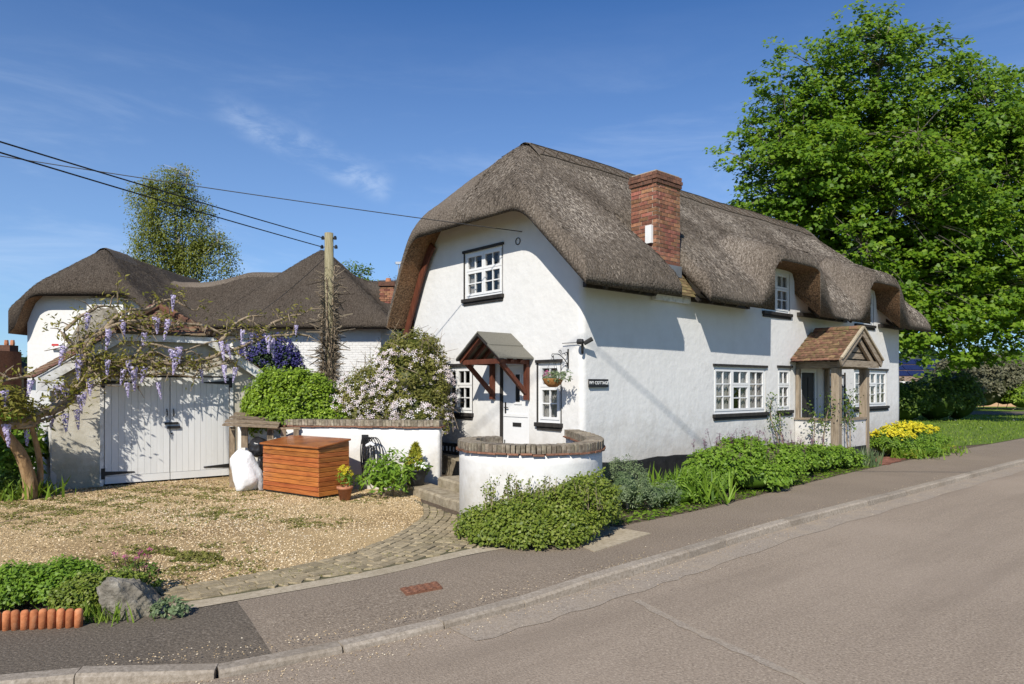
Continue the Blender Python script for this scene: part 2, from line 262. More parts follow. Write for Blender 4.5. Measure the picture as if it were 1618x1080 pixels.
def link(name, me, parent=None, loc=(0,0,0), rot=(0,0,0), scale=(1,1,1)):
    o = bpy.data.objects.new(name, me); col.objects.link(o); o.parent = parent; o.location = loc; o.rotation_euler = rot; o.scale = scale; return o
class MB:
    def __init__(s): s.V = []; s.F = []
    def add(s, V, F):
        n = len(s.V); s.V += [tuple(v) for v in V]; s.F += [tuple(i+n for i in f) for f in F]; return s
    def box(s, a, b):
        (x0,y0,z0), (x1,y1,z1) = a, b
        x0,x1 = min(x0,x1),max(x0,x1); y0,y1 = min(y0,y1),max(y0,y1); z0,z1 = min(z0,z1),max(z0,z1)
        return s.add([(x0,y0,z0),(x1,y0,z0),(x1,y1,z0),(x0,y1,z0),(x0,y0,z1),(x1,y0,z1),(x1,y1,z1),(x0,y1,z1)],
                     [(0,3,2,1),(4,5,6,7),(0,1,5,4),(1,2,6,5),(2,3,7,6),(3,0,4,7)])
    def bar(s, p, q, w, h, up=(0,0,1)):       # a straight squared timber from p to q
        p, q = Vector(p), Vector(q); d = (q-p).normalized(); up = Vector(up); sx = d.cross(up)
        if sx.length < 1e-4: sx = Vector((1,0,0))
        sx.normalize(); sz = sx.cross(d); V = []
        for c in (p, q):
            for i, j in ((-1,-1),(1,-1),(1,1),(-1,1)): V.append(c+sx*(i*w/2)+sz*(j*h/2))
        return s.add(V, [(0,1,2,3),(7,6,5,4),(0,4,5,1),(1,5,6,2),(2,6,7,3),(3,7,4,0)])
    def prism(s, poly, z0, z1):
        n = len(poly); V = [(p[0],p[1],z0) for p in poly]+[(p[0],p[1],z1) for p in poly]
        F = [tuple(range(n-1,-1,-1)), tuple(range(n,2*n))]+[(i,(i+1)%n,n+(i+1)%n,n+i) for i in range(n)]
        return s.add(V, F)
    def tube(s, pts, rad, n=6, cap=True):
        P = [Vector(p) for p in pts]; k = len(P); rad = rad if hasattr(rad, '__len__') else [rad]*k
        V = []; F = []; up = Vector((.13,.27,.95))
        for i in range(k):
            d = (P[min(i+1,k-1)]-P[max(i-1,0)]).normalized(); a = d.cross(up)
            if a.length < .05: a = d.cross(Vector((1,0,0)))
            a.normalize(); b = a.cross(d)
            for j in range(n):
                t = 6.28319*j/n; V.append(P[i]+(a*math.cos(t)+b*math.sin(t))*rad[i])
        for i in range(k-1):
            for j in range(n): F.append((i*n+j,i*n+(j+1)%n,(i+1)*n+(j+1)%n,(i+1)*n+j))
        if cap: F += [tuple(range(n-1,-1,-1)), tuple((k-1)*n+j for j in range(n))]
        return s.add(V, F)
    def lathe(s, prof, c=(0,0,0), n=20):
        V = []; F = []; k = len(prof)
        for r, z in prof:
            for j in range(n): t = 6.28319*j/n; V.append((c[0]+r*math.cos(t), c[1]+r*math.sin(t), c[2]+z))
        for i in range(k-1):
            for j in range(n): F.append((i*n+j,i*n+(j+1)%n,(i+1)*n+(j+1)%n,(i+1)*n+j))
        F += [tuple(range(n-1,-1,-1)), tuple((k-1)*n+j for j in range(n))]
        return s.add(V, F)
    def build(s, name, mat, parent=None, smooth=False): return mesh_obj(name, s.V, s.F, mat, parent, smooth)
def bevel(o, w=.01, seg=1):
    m = o.modifiers.new('bevel', 'BEVEL'); m.width = w; m.segments = seg; m.limit_method = 'ANGLE'; return o
def catmull(P, n=8):
    P = [np.asarray(p, float) for p in P]; Q = [2*P[0]-P[1]]+P+[2*P[-1]-P[-2]]; out = []
    for i in range(1, len(Q)-2):
        a, b, c, d = Q[i-1], Q[i], Q[i+1], Q[i+2]
        for k in range(n):
            t = k/n; out.append(.5*((2*b)+(c-a)*t+(2*a-5*b+4*c-d)*t*t+(3*b-a-3*c+d)*t**3))
    out.append(P[-1]); return np.array(out)
def resample(P, step):
    P = np.asarray(P, float); s = np.r_[0, np.cumsum(np.linalg.norm(np.diff(P, axis=0), axis=1))]; n = max(2, int(round(s[-1]/step))+1)
    t = np.linspace(0, s[-1], n); return np.stack([np.interp(t, s, P[:,k]) for k in range(P.shape[1])], 1)
def ico(sub=3):
    bm = bmesh.new(); bmesh.ops.create_icosphere(bm, subdivisions=sub, radius=1); V = np.array([v.co[:] for v in bm.verts]); F = [tuple(v.index for v in f.verts) for f in bm.faces]; bm.free(); return V, F
ICO2, ICO3, ICO4 = ico(2), ico(3), ico(4)
def inpoly(P, poly):
    P = np.atleast_2d(P); poly = np.asarray(poly)[:, :2]; ins = np.zeros(len(P), bool); j = len(poly)-1
    for i in range(len(poly)):
        xi, yi = poly[i]; xj, yj = poly[j]
        c = ((yi > P[:,1]) != (yj > P[:,1])) & (P[:,0] < (xj-xi)*(P[:,1]-yi)/(yj-yi+1e-12)+xi); ins ^= c; j = i
    return ins
def sheet(name, poly, z, mat, kind='structure', parent=None):
    bm = bmesh.new(); vs_ = [bm.verts.new((p[0], p[1], z)) for p in poly]; f = bm.faces.new(vs_)
    bmesh.ops.triangulate(bm, faces=[f]); bmesh.ops.recalc_face_normals(bm, faces=bm.faces[:])
    me = bpy.data.meshes.new(name); bm.to_mesh(me); bm.free()
    if me.polygons and me.polygons[0].normal.z < 0: me.flip_normals()
    me.materials.append(MATS[mat]); o = bpy.data.objects.new(name, me); col.objects.link(o); o.parent = parent
    if kind: o['kind'] = kind
    return o

# many small faces in one mesh: leaves, petals, straw, blades, pebbles
def T(V, F): return np.array(V, float), F
LEAF = T([(0,0,0),(.30,.38,.07),(0,.36,0),(-.30,.38,.07),(0,1,-.08)], [(0,1,4,2),(0,2,4,3)])
SMALL = T([(0,0,0),(.33,.5,.05),(0,1,0),(-.33,.5,.05)], [(0,1,2,3)])
LANCE = T([(0,0,0),(.17,.4,.04),(0,.4,0),(-.17,.4,.04),(0,1,-.16)], [(0,1,4,2),(0,2,4,3)])
PALM = T([(0,.02,0),(.34,-.10,-.04),(.28,.16,.02),(.62,.28,-.10),(.36,.46,.0),(.30,.66,.0),(0,1.05,-.16),(-.30,.66,.0),(-.36,.46,.0),(-.62,.28,-.10),(-.28,.16,.02),(-.34,-.10,-.04)], [(0,1,2,3,4,5,6,7,8,9,10,11)])
PALM5 = T([(0,0,0),(.40,.02,-.05),(.55,.42,-.08),(.26,.58,.0),(0,1.0,-.14),(-.26,.58,.0),(-.55,.42,-.08),(-.40,.02,-.05)], [(0,1,2,3,4,5,6,7)])
BLADE = T([(-.04,0,0),(.04,0,0),(.03,.6,.04),(-.03,.6,.04),(0,1,.16)], [(0,1,2,3),(3,2,4)])
STRAW = T([(-.09,0,0),(.09,0,0),(.05,1,0),(-.05,1,0)], [(0,1,2,3)])
FLOWER = T([(0,0,0),(.5,.14,.08),(.5,-.14,.08),(-.5,.14,.08),(-.5,-.14,.08),(.14,.5,.08),(-.14,.5,.08),(.14,-.5,.08),(-.14,-.5,.08)], [(0,2,1),(0,3,4),(0,5,6),(0,8,7)])
PETAL = T([(-.4,-.4,0),(.4,-.4,0),(.4,.4,.15),(-.4,.4,.15)], [(0,1,2,3)])
PEB = T([(-.5,-.4,0),(.5,-.4,0),(.45,.45,0),(-.45,.4,0),(.0,.05,.42)], [(0,1,4),(1,2,4),(2,3,4),(3,0,4)])
def scatter(name, tmpl, pos, nrm, size, mat, parent=None, along=None, tint=None, r=None, smooth=False):
    r = r or rng; tv, tf = tmpl; N = len(pos); pos = np.asarray(pos, float)
    n = unit(np.asarray(nrm, float)+1e-6)
    a = along if along is not None else r.normal(size=(N,3))
    y = unit(a-n*np.sum(a*n, 1, keepdims=True)); x = np.cross(y, n)
    size = np.broadcast_to(np.asarray(size, float), (N,)) if np.ndim(size) < 2 else size
    s = size[:, None, None]
    V = pos[:, None, :]+s*(tv[None,:,0:1]*x[:,None,:]+tv[None,:,1:2]*y[:,None,:]+tv[None,:,2:3]*n[:,None,:])
    k = len(tv); lens = np.array([len(f) for f in tf]); idx = np.concatenate([np.array(f) for f in tf])
    li = (idx[None,:]+np.arange(N)[:,None]*k).ravel(); lt = np.tile(lens, N); ls = np.r_[0, np.cumsum(lt)[:-1]]
    me = bpy.data.meshes.new(name); me.vertices.add(N*k); me.vertices.foreach_set('co', V.reshape(-1).astype(np.float32))
    me.loops.add(len(li)); me.loops.foreach_set('vertex_index', li.astype(np.int32))
    me.polygons.add(len(lt)); me.polygons.foreach_set('loop_start', ls.astype(np.int32))
    me.update(calc_edges=True)
    t = tint if tint is not None else r.random(N)
    at_ = me.attributes.new('tint', 'FLOAT', 'FACE'); at_.data.foreach_set('value', np.repeat(t, len(lens)).astype(np.float32))
    me.materials.append(MATS[mat]); o = bpy.data.objects.new(name, me); col.objects.link(o); o.parent = parent; return o
def rdir(n, r=None): return unit((r or rng).normal(size=(n,3)))
def clumps(ells, nclump, rc, per, zmin=.02, shell=(.80,1.0), up=.6, flat=1., r=None, low=-.35):
    """leaf places in clumps over the skins of ellipsoids: positions, facings, clump shade number"""
    r = r or rng; E = np.array(ells, float); w = (E[:,3]*E[:,4]+E[:,3]*E[:,5]+E[:,4]*E[:,5]); w /= w.sum(); C = []; D = []
    tries = 0
    while len(C) < nclump and tries < nclump*30:
        tries += 1; e = E[r.choice(len(E), p=w)]; d = unit(r.normal(size=3))
        if d[2] < low: continue
        p = e[:3]+e[3:]*d*r.uniform(*shell)
        if p[2] < zmin: continue
        q = (p-E[:,:3])/E[:,3:]
        if np.any(np.linalg.norm(q, axis=1) < .78): continue
        C.append(p); D.append(unit(d/e[3:]))
    C = np.array(C); D = np.array(D); n = len(C)
    ci = np.repeat(np.arange(n), per); q = rdir(n*per, r); out = D[ci]
    q = unit(q+out*.55); rr = rc*(.35+.65*r.random((n*per,1)))*(.7+.6*r.random(n))[ci][:,None]
    q2 = q.copy(); q2[:,2] *= flat; P = C[ci]+q2*rr
    Nn = unit(q*.45+out*.3+np.array([0,0,up*.6])+np.array(SUN_TO)*.55+r.normal(size=(n*per,3))*.45)
    keep = P[:,2] > zmin; shade = r.random(n)[ci]
    return P[keep], Nn[keep], np.clip(.62*r.random(keep.sum())+.38*shade[keep], 0, 1)
def core(name, ells, k, mat, parent, seed=0):
    V = []; F = []
    for e in ells:
        v = ICO3[0]*(1+.10*nz(ICO3[0], seed, 1.1, 2)[:,None]); v = v*np.array(e[3:])*k+np.array(e[:3]); v[:,2] = np.maximum(v[:,2], .012); n = len(V)
        V += list(map(tuple, v)); F += [tuple(i+n for i in f) for f in ICO3[1]]
    o = mesh_obj(name, V, F, mat, parent, True); return o

# ------------------------------------------------------------------ the lie of the land
HC = np.array([1.325, 13.125]); HA = math.atan2(.657, .754)
HU = np.array([math.cos(HA), math.sin(HA)]); HV = np.array([-math.sin(HA), math.cos(HA)])
def uv(u, v, z=0.): p = HC+HU*u+HV*v; return np.array([p[0], p[1], z])
KPX = [(0,1076),(80,1069),(167,1063),(270,1055),(381,1045),(500,1020),(611,996),(755,962),(875,930),(1000,895),(1066,876)]
KF = [np.array([-34., -4.2, 0]), np.array([-14., 1.9, 0]), np.array([-8., 3.45, 0]), np.array([-5.6, 4.12, 0]), np.array([-4.4, 4.46, 0])]+[g(*p) for p in KPX]
KV = -3.93
KF += [uv(u, KV) for u in (0, 3, 7, 12, 20, 35, 60, 110)]
KF = np.array(KF)[:, :2]; KF = catmull(KF, 6)
KN = np.gradient(KF, axis=0); KN = unit(np.stack([-KN[:,1], KN[:,0]], 1))        # points away from the road
KB = KF+KN*.135
EB = [np.array([-34., -1.5, 0]), np.array([-12., 3.9, 0])]+[g(*p) for p in ((0,995),(130,984),(285,965),(440,938),(600,909),(740,877),(890,850),(1010,825),(1130,800),(1240,772),(1350,745),(1450,724),(1545,705))]+[uv(u, -1.75) for u in (21, 30, 60, 110)]
EB = catmull(np.array(EB)[:, :2], 4)
def drop(p): x = p[0]; return -.05*float(sstep(-2.9,-2.4,np.array(x))*(1-sstep(-.3,1.2,np.array(x))))
def sstep(a, b, x): t = np.clip((x-a)/(b-a), 0, 1); return t*t*(3-2*t)
def setting():
    sheet('ground', [(-500,-300),(500,-300),(500,700),(-500,700)], -.14, 'grass_sheet')
    far = [uv(110, -11)[:2], uv(30, -10.8)[:2], uv(-4, -10.8)[:2], np.array([-6.,-8.]), np.array([-34.,-16.])]
    sheet('road', list(KF)+far, -.10, 'asphalt_road')
    K = resample(np.c_[KB, np.array([drop(p) for p in KB])], .35); k2 = resample(np.array(EB), .1)
    def strip(name, P_, Q_, mat):
        V = []; F = []
        for p, q in zip(P_, Q_):
            for t in np.linspace(0, 1, 5): V.append((*(p[:2]+(q-p[:2])*t), p[2]*(1-min(1, t*1.6))))
        for i in range(len(P_)-1):
            for j in range(4): a_ = i*5+j; F.append((a_,a_+5,a_+6,a_+1))
        mesh_obj(name, V, F, mat)['kind'] = 'structure'
    def fit(P_, n): return resample(P_, np.sum(np.linalg.norm(np.diff(P_, axis=0), axis=1))/(n-1))
    c = int(np.argmax(K[:,0] > -2.12)); e = int(np.argmin(np.abs(k2[:,0]+2.55)))
    nr_ = [int(np.argmin(np.sum((k2-p[:2])**2, 1))) for p in K[c:]]; nr_[0] = e; nr_ = np.maximum.accumulate(np.array(nr_))
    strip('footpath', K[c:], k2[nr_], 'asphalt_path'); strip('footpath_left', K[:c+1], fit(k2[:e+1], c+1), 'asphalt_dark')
    # earth behind the path, right out to the fields
    back = [np.array([420.,160.]), np.array([420.,520.]), np.array([-420.,520.]), np.array([-420.,-60.])]
    sheet('garden_earth', list(EB)+back, -.006, 'soil')
    # gutter: an older strip of tarmac along the kerb
    m = [i for i in range(len(KF)) if KF[i][0] > -.6]
    sheet('gutter_strip', [KF[i] for i in m]+[KF[i]-KN[i]*(.42+.03*math.sin(i*1.7)) for i in reversed(m)], -.0955, 'asphalt_gutter')
    seam = catmull([g(1000,950,-.1)[:2], g(1075,990,-.1)[:2], g(1140,1020,-.1)[:2], g(1250,1070,-.1)[:2], g(1400,1140,-.1)[:2]], 5)
    sheet('road_seam', [p+np.array([.02*math.sin(i*2.2),0]) for i, p in enumerate(seam)]+[p+np.array([.07+.02*math.sin(i*3.1), .06]) for i, p in reversed(list(enumerate(seam)))], -.0958, 'asphalt_gutter')
    # kerb stones one by one
    kerb = empty('kerb', (0,0,0), kind='structure')
    mid = KF+KN*.067; s = np.r_[0, np.cumsum(np.linalg.norm(np.diff(mid, axis=0), axis=1))]
    def kp(t): return np.array([np.interp(t, s, mid[:,0]), np.interp(t, s, mid[:,1])])
    t = s[np.argmin(np.abs(mid[:,0]+9))]; r = random.Random(3); stop = s[np.argmin(np.abs(mid[:,0]-58))]
    while t < stop:
        ln = .915; p, q = kp(t+.006), kp(t+ln-.006); d = unit(q-p); n = np.array([-d[1], d[0]]); dz = r.uniform(-.004,.004); top = .006+dz; tp, tq = top+drop(p), top+drop(q)
        P = lambda w, o, z: (*(w+n*o), z)
        mb = MB(); pr = [(-.085,-.16,0),(-.078,-.022,1),(-.055,0,1),(.067,0,1),(.067,-.16,0)]
        V = [P(p,o,z+tp*m) for o, z, m in pr]+[P(q,o,z+tq*m) for o, z, m in pr]; k = len(pr)
        mb.add(V, [tuple(range(k)), tuple(range(2*k-1,k-1,-1))]+[(i,i+k,(i+1)%k+k,(i+1)%k) for i in range(k)])
        mb.build('kerb_stone', 'kerb', kerb); t += ln
setting()

# lawn to the right of the cottage, side street and verge behind it
LAWN = [uv(16.4,-1.2)[:2], uv(19,-1.7)[:2], uv(40,-1.7)[:2], uv(60,-1.7)[:2], np.array([46.,46.]), np.array([22.,50.]), np.array([12.,44.]), np.array([10.,30.])]
sheet('lawn', LAWN, .004, 'grass_sheet')
sheet('side_street', [(20,51),(46,47.2),(75,44),(75,50),(46,54),(20,59)], .006, 'asphalt_dark')
sheet('side_verge', [(10,60),(24,58.6),(46,54.3),(75,50.3),(90,90),(10,90)], .003, 'grass_sheet')
def blades(name, P, h, mat, parent=None, lean=.35, tmpl=BLADE, r=None, kind=None, tint=None):
    r = r or rng; n = len(P); d = rdir(n, r); d[:,2] = 0; al = unit(np.array([0,0,1.])+d*lean*r.random((n,1))*2); nr = np.cross(al, rdir(n, r))
    o = scatter(name, tmpl, P, nr, h, mat, parent, along=al, r=r, tint=tint)
    if kind: o['kind'] = kind
    return o
def lawn_grass():
    n = 36000; x = rng.uniform(10,50,n); y = rng.uniform(20,52,n); P = np.stack([x,y,np.full(n,.0)],1)
    k = inpoly(P, LAWN) & (np.abs(x/y-.66) < .17); P = P[k]
    o = blades('lawn_grass', P, rng.uniform(.05,.12,len(P)), 'grass', lean=.6, tmpl=T(BLADE[0]*np.array([5,1,1]), BLADE[1])); tagit(o, 'short mown grass of the lawn right of the cottage', 'grass', kind='stuff')
lawn_grass()

# gravel drive, block paving, edging strip
BP = catmull([np.array(g(*p)[:2]) for p in ((668,800),(668,815),(650,830),(620,848),(560,872),(480,893),(400,908),(300,925),(235,936))], 10)
GRAVEL = [np.array(p) for p in ((-16.,11.5),(-9.3,13.2),(-8.6,13.5),(-5.9,16.2),(-5.0,14.4),(-1.9,13.9))]+list(BP)+[np.array(g(*p)[:2]) for p in ((150,938),(60,925),(0,930))]+[np.array((-7.5,6.9)), np.array((-16.,5.5))]
sheet('gravel_drive', GRAVEL, .0, 'gravel')
EDG_IN = catmull([np.array(g(*p)[:2]) for p in ((262,955),(330,946),(440,928),(600,899),(740,868),(830,853))], 8)
def paving():
    root = empty('block_paving', (0,0,0), kind='structure')
    stepl = [np.array(g(645,785)[:2]), np.array(g(727,818)[:2])]
    bush = [np.array(g(*p)[:2]) for p in ((760,838),(840,852))]
    reg = list(EDG_IN)+bush[::-1]+[stepl[1], stepl[0]]+list(BP)
    sheet('paving_bed', reg, .003, 'joint_moss', kind=None, parent=root)
    B = resample(BP, .02); s = np.r_[0, np.cumsum(np.linalg.norm(np.diff(B, axis=0), axis=1))]
    tg = unit(np.gradient(B, axis=0)); nn = np.stack([-tg[:,1], tg[:,0]], 1)
    if np.dot(nn[len(B)//2], EDG_IN[len(EDG_IN)//2]-B[len(B)//2]) < 0: nn = -nn
    def pt(t, d):
        if t > s[-1]: i = len(B)-1; return B[i]+tg[i]*(t-s[-1])+nn[i]*d
        if t < 0: return B[0]+tg[0]*t+nn[0]*d
        i = int(np.clip(np.searchsorted(s, t), 0, len(B)-1)); return B[i]+nn[i]*d
    r = random.Random(5); polys = []
    E2 = [p for p in EDG_IN]
    poly = np.array(reg)
    rows = []; d = .0; k = 0
    while d < 3.4:
        w = .10 if k == 0 else r.choice((.108,.112,.118)); rows.append((d, w)); d += w; k += 1
    for k, (d, w) in enumerate(rows):
        t = -1.6+r.random()*.2
        while t < s[-1]+.6:
            ln = r.choice((.11,.15,.17,.19,.205)); gp = .010
            c = [pt(t+gp/2, d+gp/2), pt(t+ln-gp/2, d+gp/2), pt(t+ln-gp/2, d+w-gp/2), pt(t+gp/2, d+w-gp/2)]; t += ln
            m = sum(c)/4
            if not inpoly(np.array([m]), poly)[0]: continue
            ins = [inpoly(np.array([q]), poly)[0] for q in c]
            if sum(ins) < 4: c = [q if i else m+(q-m)*.35 for q, i in zip(c, ins)]
            ar = .5*abs(sum(c[i][0]*c[(i+1)%4][1]-c[(i+1)%4][0]*c[i][1] for i in range(4)))
            if ar < .004 or ar > .05: continue
            polys.append((m, [q+np.array([r.gauss(0,.005), r.gauss(0,.005)]) for q in c]))
    polys.sort(key=lambda a: a[0][1])
    stuff = MB()
    for i, (m, c) in enumerate(polys):
        z = .018+r.gauss(0,.003); ct = [m+(q-m)*.93 for q in c]; tl = [r.gauss(0,.0025) for _ in c]
        a = sum(c[j][0]*c[(j+1)%4][1]-c[(j+1)%4][0]*c[j][1] for j in range(4))
        if a < 0: c = c[::-1]; ct = ct[::-1]
        V = [(*q,-.02) for q in c]+[(*q,z-.007+e) for q, e in zip(c, tl)]+[(*q,z+e) for q, e in zip(ct, tl)]
        F = [(j,(j+1)%4,4+(j+1)%4,4+j) for j in range(4)]+[(4+j,4+(j+1)%4,8+(j+1)%4,8+j) for j in range(4)]+[(8,9,10,11)]
        if i < 298: mesh_obj('paver', V, F, 'paver', root)
        else: stuff.add(V, F)
    if stuff.V: stuff.build('pavers_far', 'paver', root)['kind'] = 'stuff'
    # moss in the joints
    n = 2600; P = rng.uniform(poly.min(0), poly.max(0), (n,2)); P = P[inpoly(P, poly)]; P = P[nz(P, 8, .5, 2) > .25]
    # pale mortared edge between blocks and footpath
    eo = [g(*p)[:2] for p in ((240,972),(285,965),(440,938),(600,909),(740,877),(838,860))]; eo = catmull(np.array(eo), 8)
    sheet('paving_edge', list(EDG_IN)+list(eo[::-1]), .004, 'concrete')
paving()
def gravel_stones():
    n = 150000; P = np.stack([rng.uniform(-14,0,n), rng.uniform(6,15,n)], 1)
    k = inpoly(P, GRAVEL); P = P[k]; m = nz(P, 21, .22, 3)
    keep = rng.random(len(P)) < np.clip(.9-.8*np.clip(m,0,1), .2, 1); P = P[keep]; n = len(P)
    P3 = np.c_[P, np.full(n, .002)]; nr = unit(np.array([0,0,1.])+rng.normal(size=(n,3))*.3)
    o = scatter('gravel_stones', PEB, P3, nr, rng.uniform(.009,.024,n), 'pebble', tint=np.clip(rng.beta(1.6,1.8,n)-.16*np.clip(nz(P,22,.3,2),-1,1),0,1)); tagit(o, 'loose pale golden gravel spread over the drive', 'gravel', kind='stuff')
    # moss and short grass creeping over the gravel
    pts = []
    for (px, py, rx, ry, cnt) in ((270,880,95,13,4200),(100,800,150,15,4600),(300,782,140,13,3600),(345,812,70,9,1800),(485,826,60,6,900),(180,838,110,10,1100),(700,0,1,1,0),(40,820,60,12,800),(560,790,60,5,500),(330,905,90,9,600),(250,770,120,8,900)):
        a = rng.random(cnt)*6.283; q = np.sqrt(rng.random(cnt)); xs = px+rx*q*np.cos(a); ys = py+ry*q*np.sin(a)
        for x, y in zip(xs, ys): pts.append(g(x, y))
    P3 = np.array(pts); P3 = P3+np.c_[rng.normal(0,.24,(len(P3),2)), np.zeros(len(P3))]; P3 = P3[nz(P3[:,:2], 5, 1.4, 3) > -.10]; P3 = P3[inpoly(P3, GRAVEL)]
    o = scatter('moss_cushions', SMALL, P3+np.array([0,0,.008]), np.array([0,0,1.])+rng.normal(size=P3.shape)*.25, rng.uniform(.02,.055,len(P3)), 'moss_blade'); tagit(o, 'flat yellowish green moss cushions spread over the gravel', 'moss', kind='stuff')
    P3 = P3[rng.random(len(P3)) < .7]
    o = blades('moss_and_grass', P3, rng.uniform(.012,.04,len(P3)), 'moss_blade', lean=1., tmpl=T(BLADE[0]*np.array([3.5,1,1]), BLADE[1])); tagit(o, 'short grass sprouting from the mossy gravel', 'grass', kind='stuff')
    cnt = 2600; xs = rng.uniform(-10,560,cnt); ys = 800-xs*.04+rng.normal(0,9,cnt)-22; P3 = np.array([g(x,y) for x, y in zip(xs, ys)]); P3 = P3[inpoly(P3, GRAVEL)]; P3[:,2] = .01
    o = scatter('leaf_litter', SMALL, P3, np.array([0,0,1.])+rng.normal(size=P3.shape)*.4, rng.uniform(.02,.06,len(P3)), 'leaf_litter'); tagit(o, 'dry brown leaf litter along the foot of the garage', 'litter', kind='stuff')
    # weeds in the paving joints and grit along path and kerb
    n = 5200; P = np.stack([rng.uniform(-3.6,.6,n), rng.uniform(6.2,12.5,n)], 1); reg = list(EDG_IN)+[np.array(g(840,852)[:2]), np.array(g(727,818)[:2])]+list(BP); P = P[inpoly(P, reg)]; P = P[nz(P,31,.6,2) > .35]
    o = blades('joint_weeds', np.c_[P, np.full(len(P), .01)], rng.uniform(.012,.03,len(P)), 'moss_blade', lean=1.2, tmpl=T(BLADE[0]*np.array([5,1,1]), BLADE[1])); tagit(o, 'tiny weeds and moss in the paving joints', 'weeds', kind='stuff')
    gp = []
    for i in range(900):
        j = rng.integers(40, len(KF)-30); w = abs(rng.normal(0,.12)); side = rng.random() < .45
        q = KB[j]+(KB[j+1]-KB[j])*rng.random(); q = q+KN[j]*w if side else KF[j]+(KF[j+1]-KF[j])*rng.random()-KN[j]*(w*1.4+.03)
        gp.append((*q, .003 if side else -.094))
    for i in range(250): x = rng.uniform(-2.5,2.5); gp.append((x, 6.1+.85*x+rng.normal(0,.6), .003))
    gp = np.array(gp); 
    ok = inpoly(gp, list(EB)+list(KB[::-1])) | (gp[:,2] < 0); gp = gp[ok]
    o = scatter('path_grit', PEB, gp, np.tile([0,0,1.],(len(gp),1)), rng.uniform(.006,.014,len(gp)), 'pebble'); tagit(o, 'scattered grit and small stones along path and kerb', 'grit', kind='stuff')
gravel_stones()

# covers let into the footpath
def path_covers():
    P = [g(892,851,.003), g(958,831,.003), g(1028,843,.003), g(940,872,.003)]
    o = MB().prism([p[:2] for p in P], -.05, .012).build('concrete_cover', 'concrete'); tagit(o, 'square pale concrete inspection cover set in the footpath by the box shrub', 'cover')
    c = (P[0]+P[2])/2; d = unit(P[1]-P[0]); a = math.atan2(d[1], d[0])
    mb = MB().box((-.09,-.02,0), (.09,.02,.004)); q = mb.build('lifting_slot', 'iron', o); q.location = (c[0], c[1], .012); q.rotation_euler = (0,0,a)
    A, B, C_, D = g(632,930), g(690,919), g(699,928), g(642,939)
    r = empty('meter_cover', (0,0,0), label='small rusty iron water meter cover in the dark footpath', cat='cover')
    MB().prism([p[:2] for p in (A,D,C_,B)], -.04, .006).build('frame', 'rust', r)
    for i in range(5):
        for j in range(3):
            s, t = (i+.5)/5, (j+.5)/3; c = (A*(1-s)+B*s)*(1-t)+(D*(1-s)+C_*s)*t
            MB().lathe([(.034,0),(.034,.006),(.026,.010)], (c[0], c[1], .005), 6).build('stud', 'rust', r)
path_covers()

# ------------------------------------------------------------------ thatch
def smin(a, b, k):
    h = np.clip(.5+.5*(b-a)/k, 0, 1); return b*(1-h)+a*h-k*h*(1-h)
def smax(a, b, k): return -smin(-a, -b, k)
def sstep(a, b, x): t = np.clip((x-a)/(b-a), 0, 1); return t*t*(3-2*t)
def thatch_mesh(name, us, vs_, top, bot, keep, mats, parent):
    """a thick skin between two height fields over the kept cells of a grid"""
    U, Vv = np.meshgrid(us, vs_, indexing='ij'); nu, nv = U.shape
    zt = top(U, Vv); zb = np.minimum(bot(U, Vv), zt-.02)
    K = keep((U[:-1,:-1]+U[1:,1:])/2, (Vv[:-1,:-1]+Vv[1:,1:])/2)
    V = np.concatenate([np.stack([U,Vv,zt],-1).reshape(-1,3), np.stack([U,Vv,zb],-1).reshape(-1,3)]); o = nu*nv
    ix = lambda i, j: i*nv+j
    F = []; fm = []
    for i in range(nu-1):
        for j in range(nv-1):
            if not K[i,j]: continue
            a, b, c, d = ix(i,j), ix(i+1,j), ix(i+1,j+1), ix(i,j+1)
            F.append((a,b,c,d)); fm.append(0); F.append((o+d,o+c,o+b,o+a)); fm.append(1)
            for (di, dj, p, q) in ((-1,0,d,a),(1,0,b,c),(0,-1,a,b),(0,1,c,d)):
                ii, jj = i+di, j+dj
                if ii < 0 or jj < 0 or ii >= nu-1 or jj >= nv-1 or not K[ii,jj]: F.append((q,p,o+p,o+q)); fm.append(0)
    ob = mesh_obj(name, V, F, None, parent, True, mats=mats, fm=fm); return ob
def edges(a, b, step, extra):
    s = list(np.arange(a, b+1e-6, step))+list(extra)+[a, b]; s = np.array(sorted(x for x in s if a-1e-9 <= x <= b+1e-9)); return s[np.r_[True, np.diff(s) > .008]]
def near_edge(x, sgn): return [x+sgn*d for d in (0,.015,.05,.10,.16,.23,.30)]
GW, GL = 5.875, 15.5
U0, U1, V0, V1 = -.66, 16.15, -.70, 5.98
RZ = 7.78
DORM = [(7.27,1.38,.92), (12.62,1.30,.88)]      # window centre, thatch opening to its left and right
NOTCH = (2.18, 3.2, .74)
def plane_top(u, v):
    f = 4.32+.955*(v+.6); b = 4.32+.955*(GW+.6-v)
    b = smin(b, 5.86+2.0*(4.98-v), .35); r = smin(f, b, .42)
    hn = 5.93+1.04*(u+.6); hf = 6.05+1.25*(16.15-u)
    r = smin(r, hn, .30); r = smin(r, hf, .75); return r
def dorm_top(u, v, z):
    for uc, hl, hr in DORM:
        B = np.where(u < uc, 1-sstep(hl*.62, hl+1.35, uc-u), 1-sstep(hr*.75, hr+1.55, u-uc)); z = smax(z, 3.6+1.80*B+.42*(np.minimum(v,.8)+.6)-3*np.maximum(v-.8,0), .22)
    return z
def under(u, v):
    z = plane_top(u, v)-.43
    for uc, hl, hr in DORM:
        q = np.where(u < uc, (uc-u)/hl, (u-uc)/hr); ar = 5.03-.09*q**6; z = np.where((q < 1) & (v < .42), np.maximum(z, ar), z)
    return z
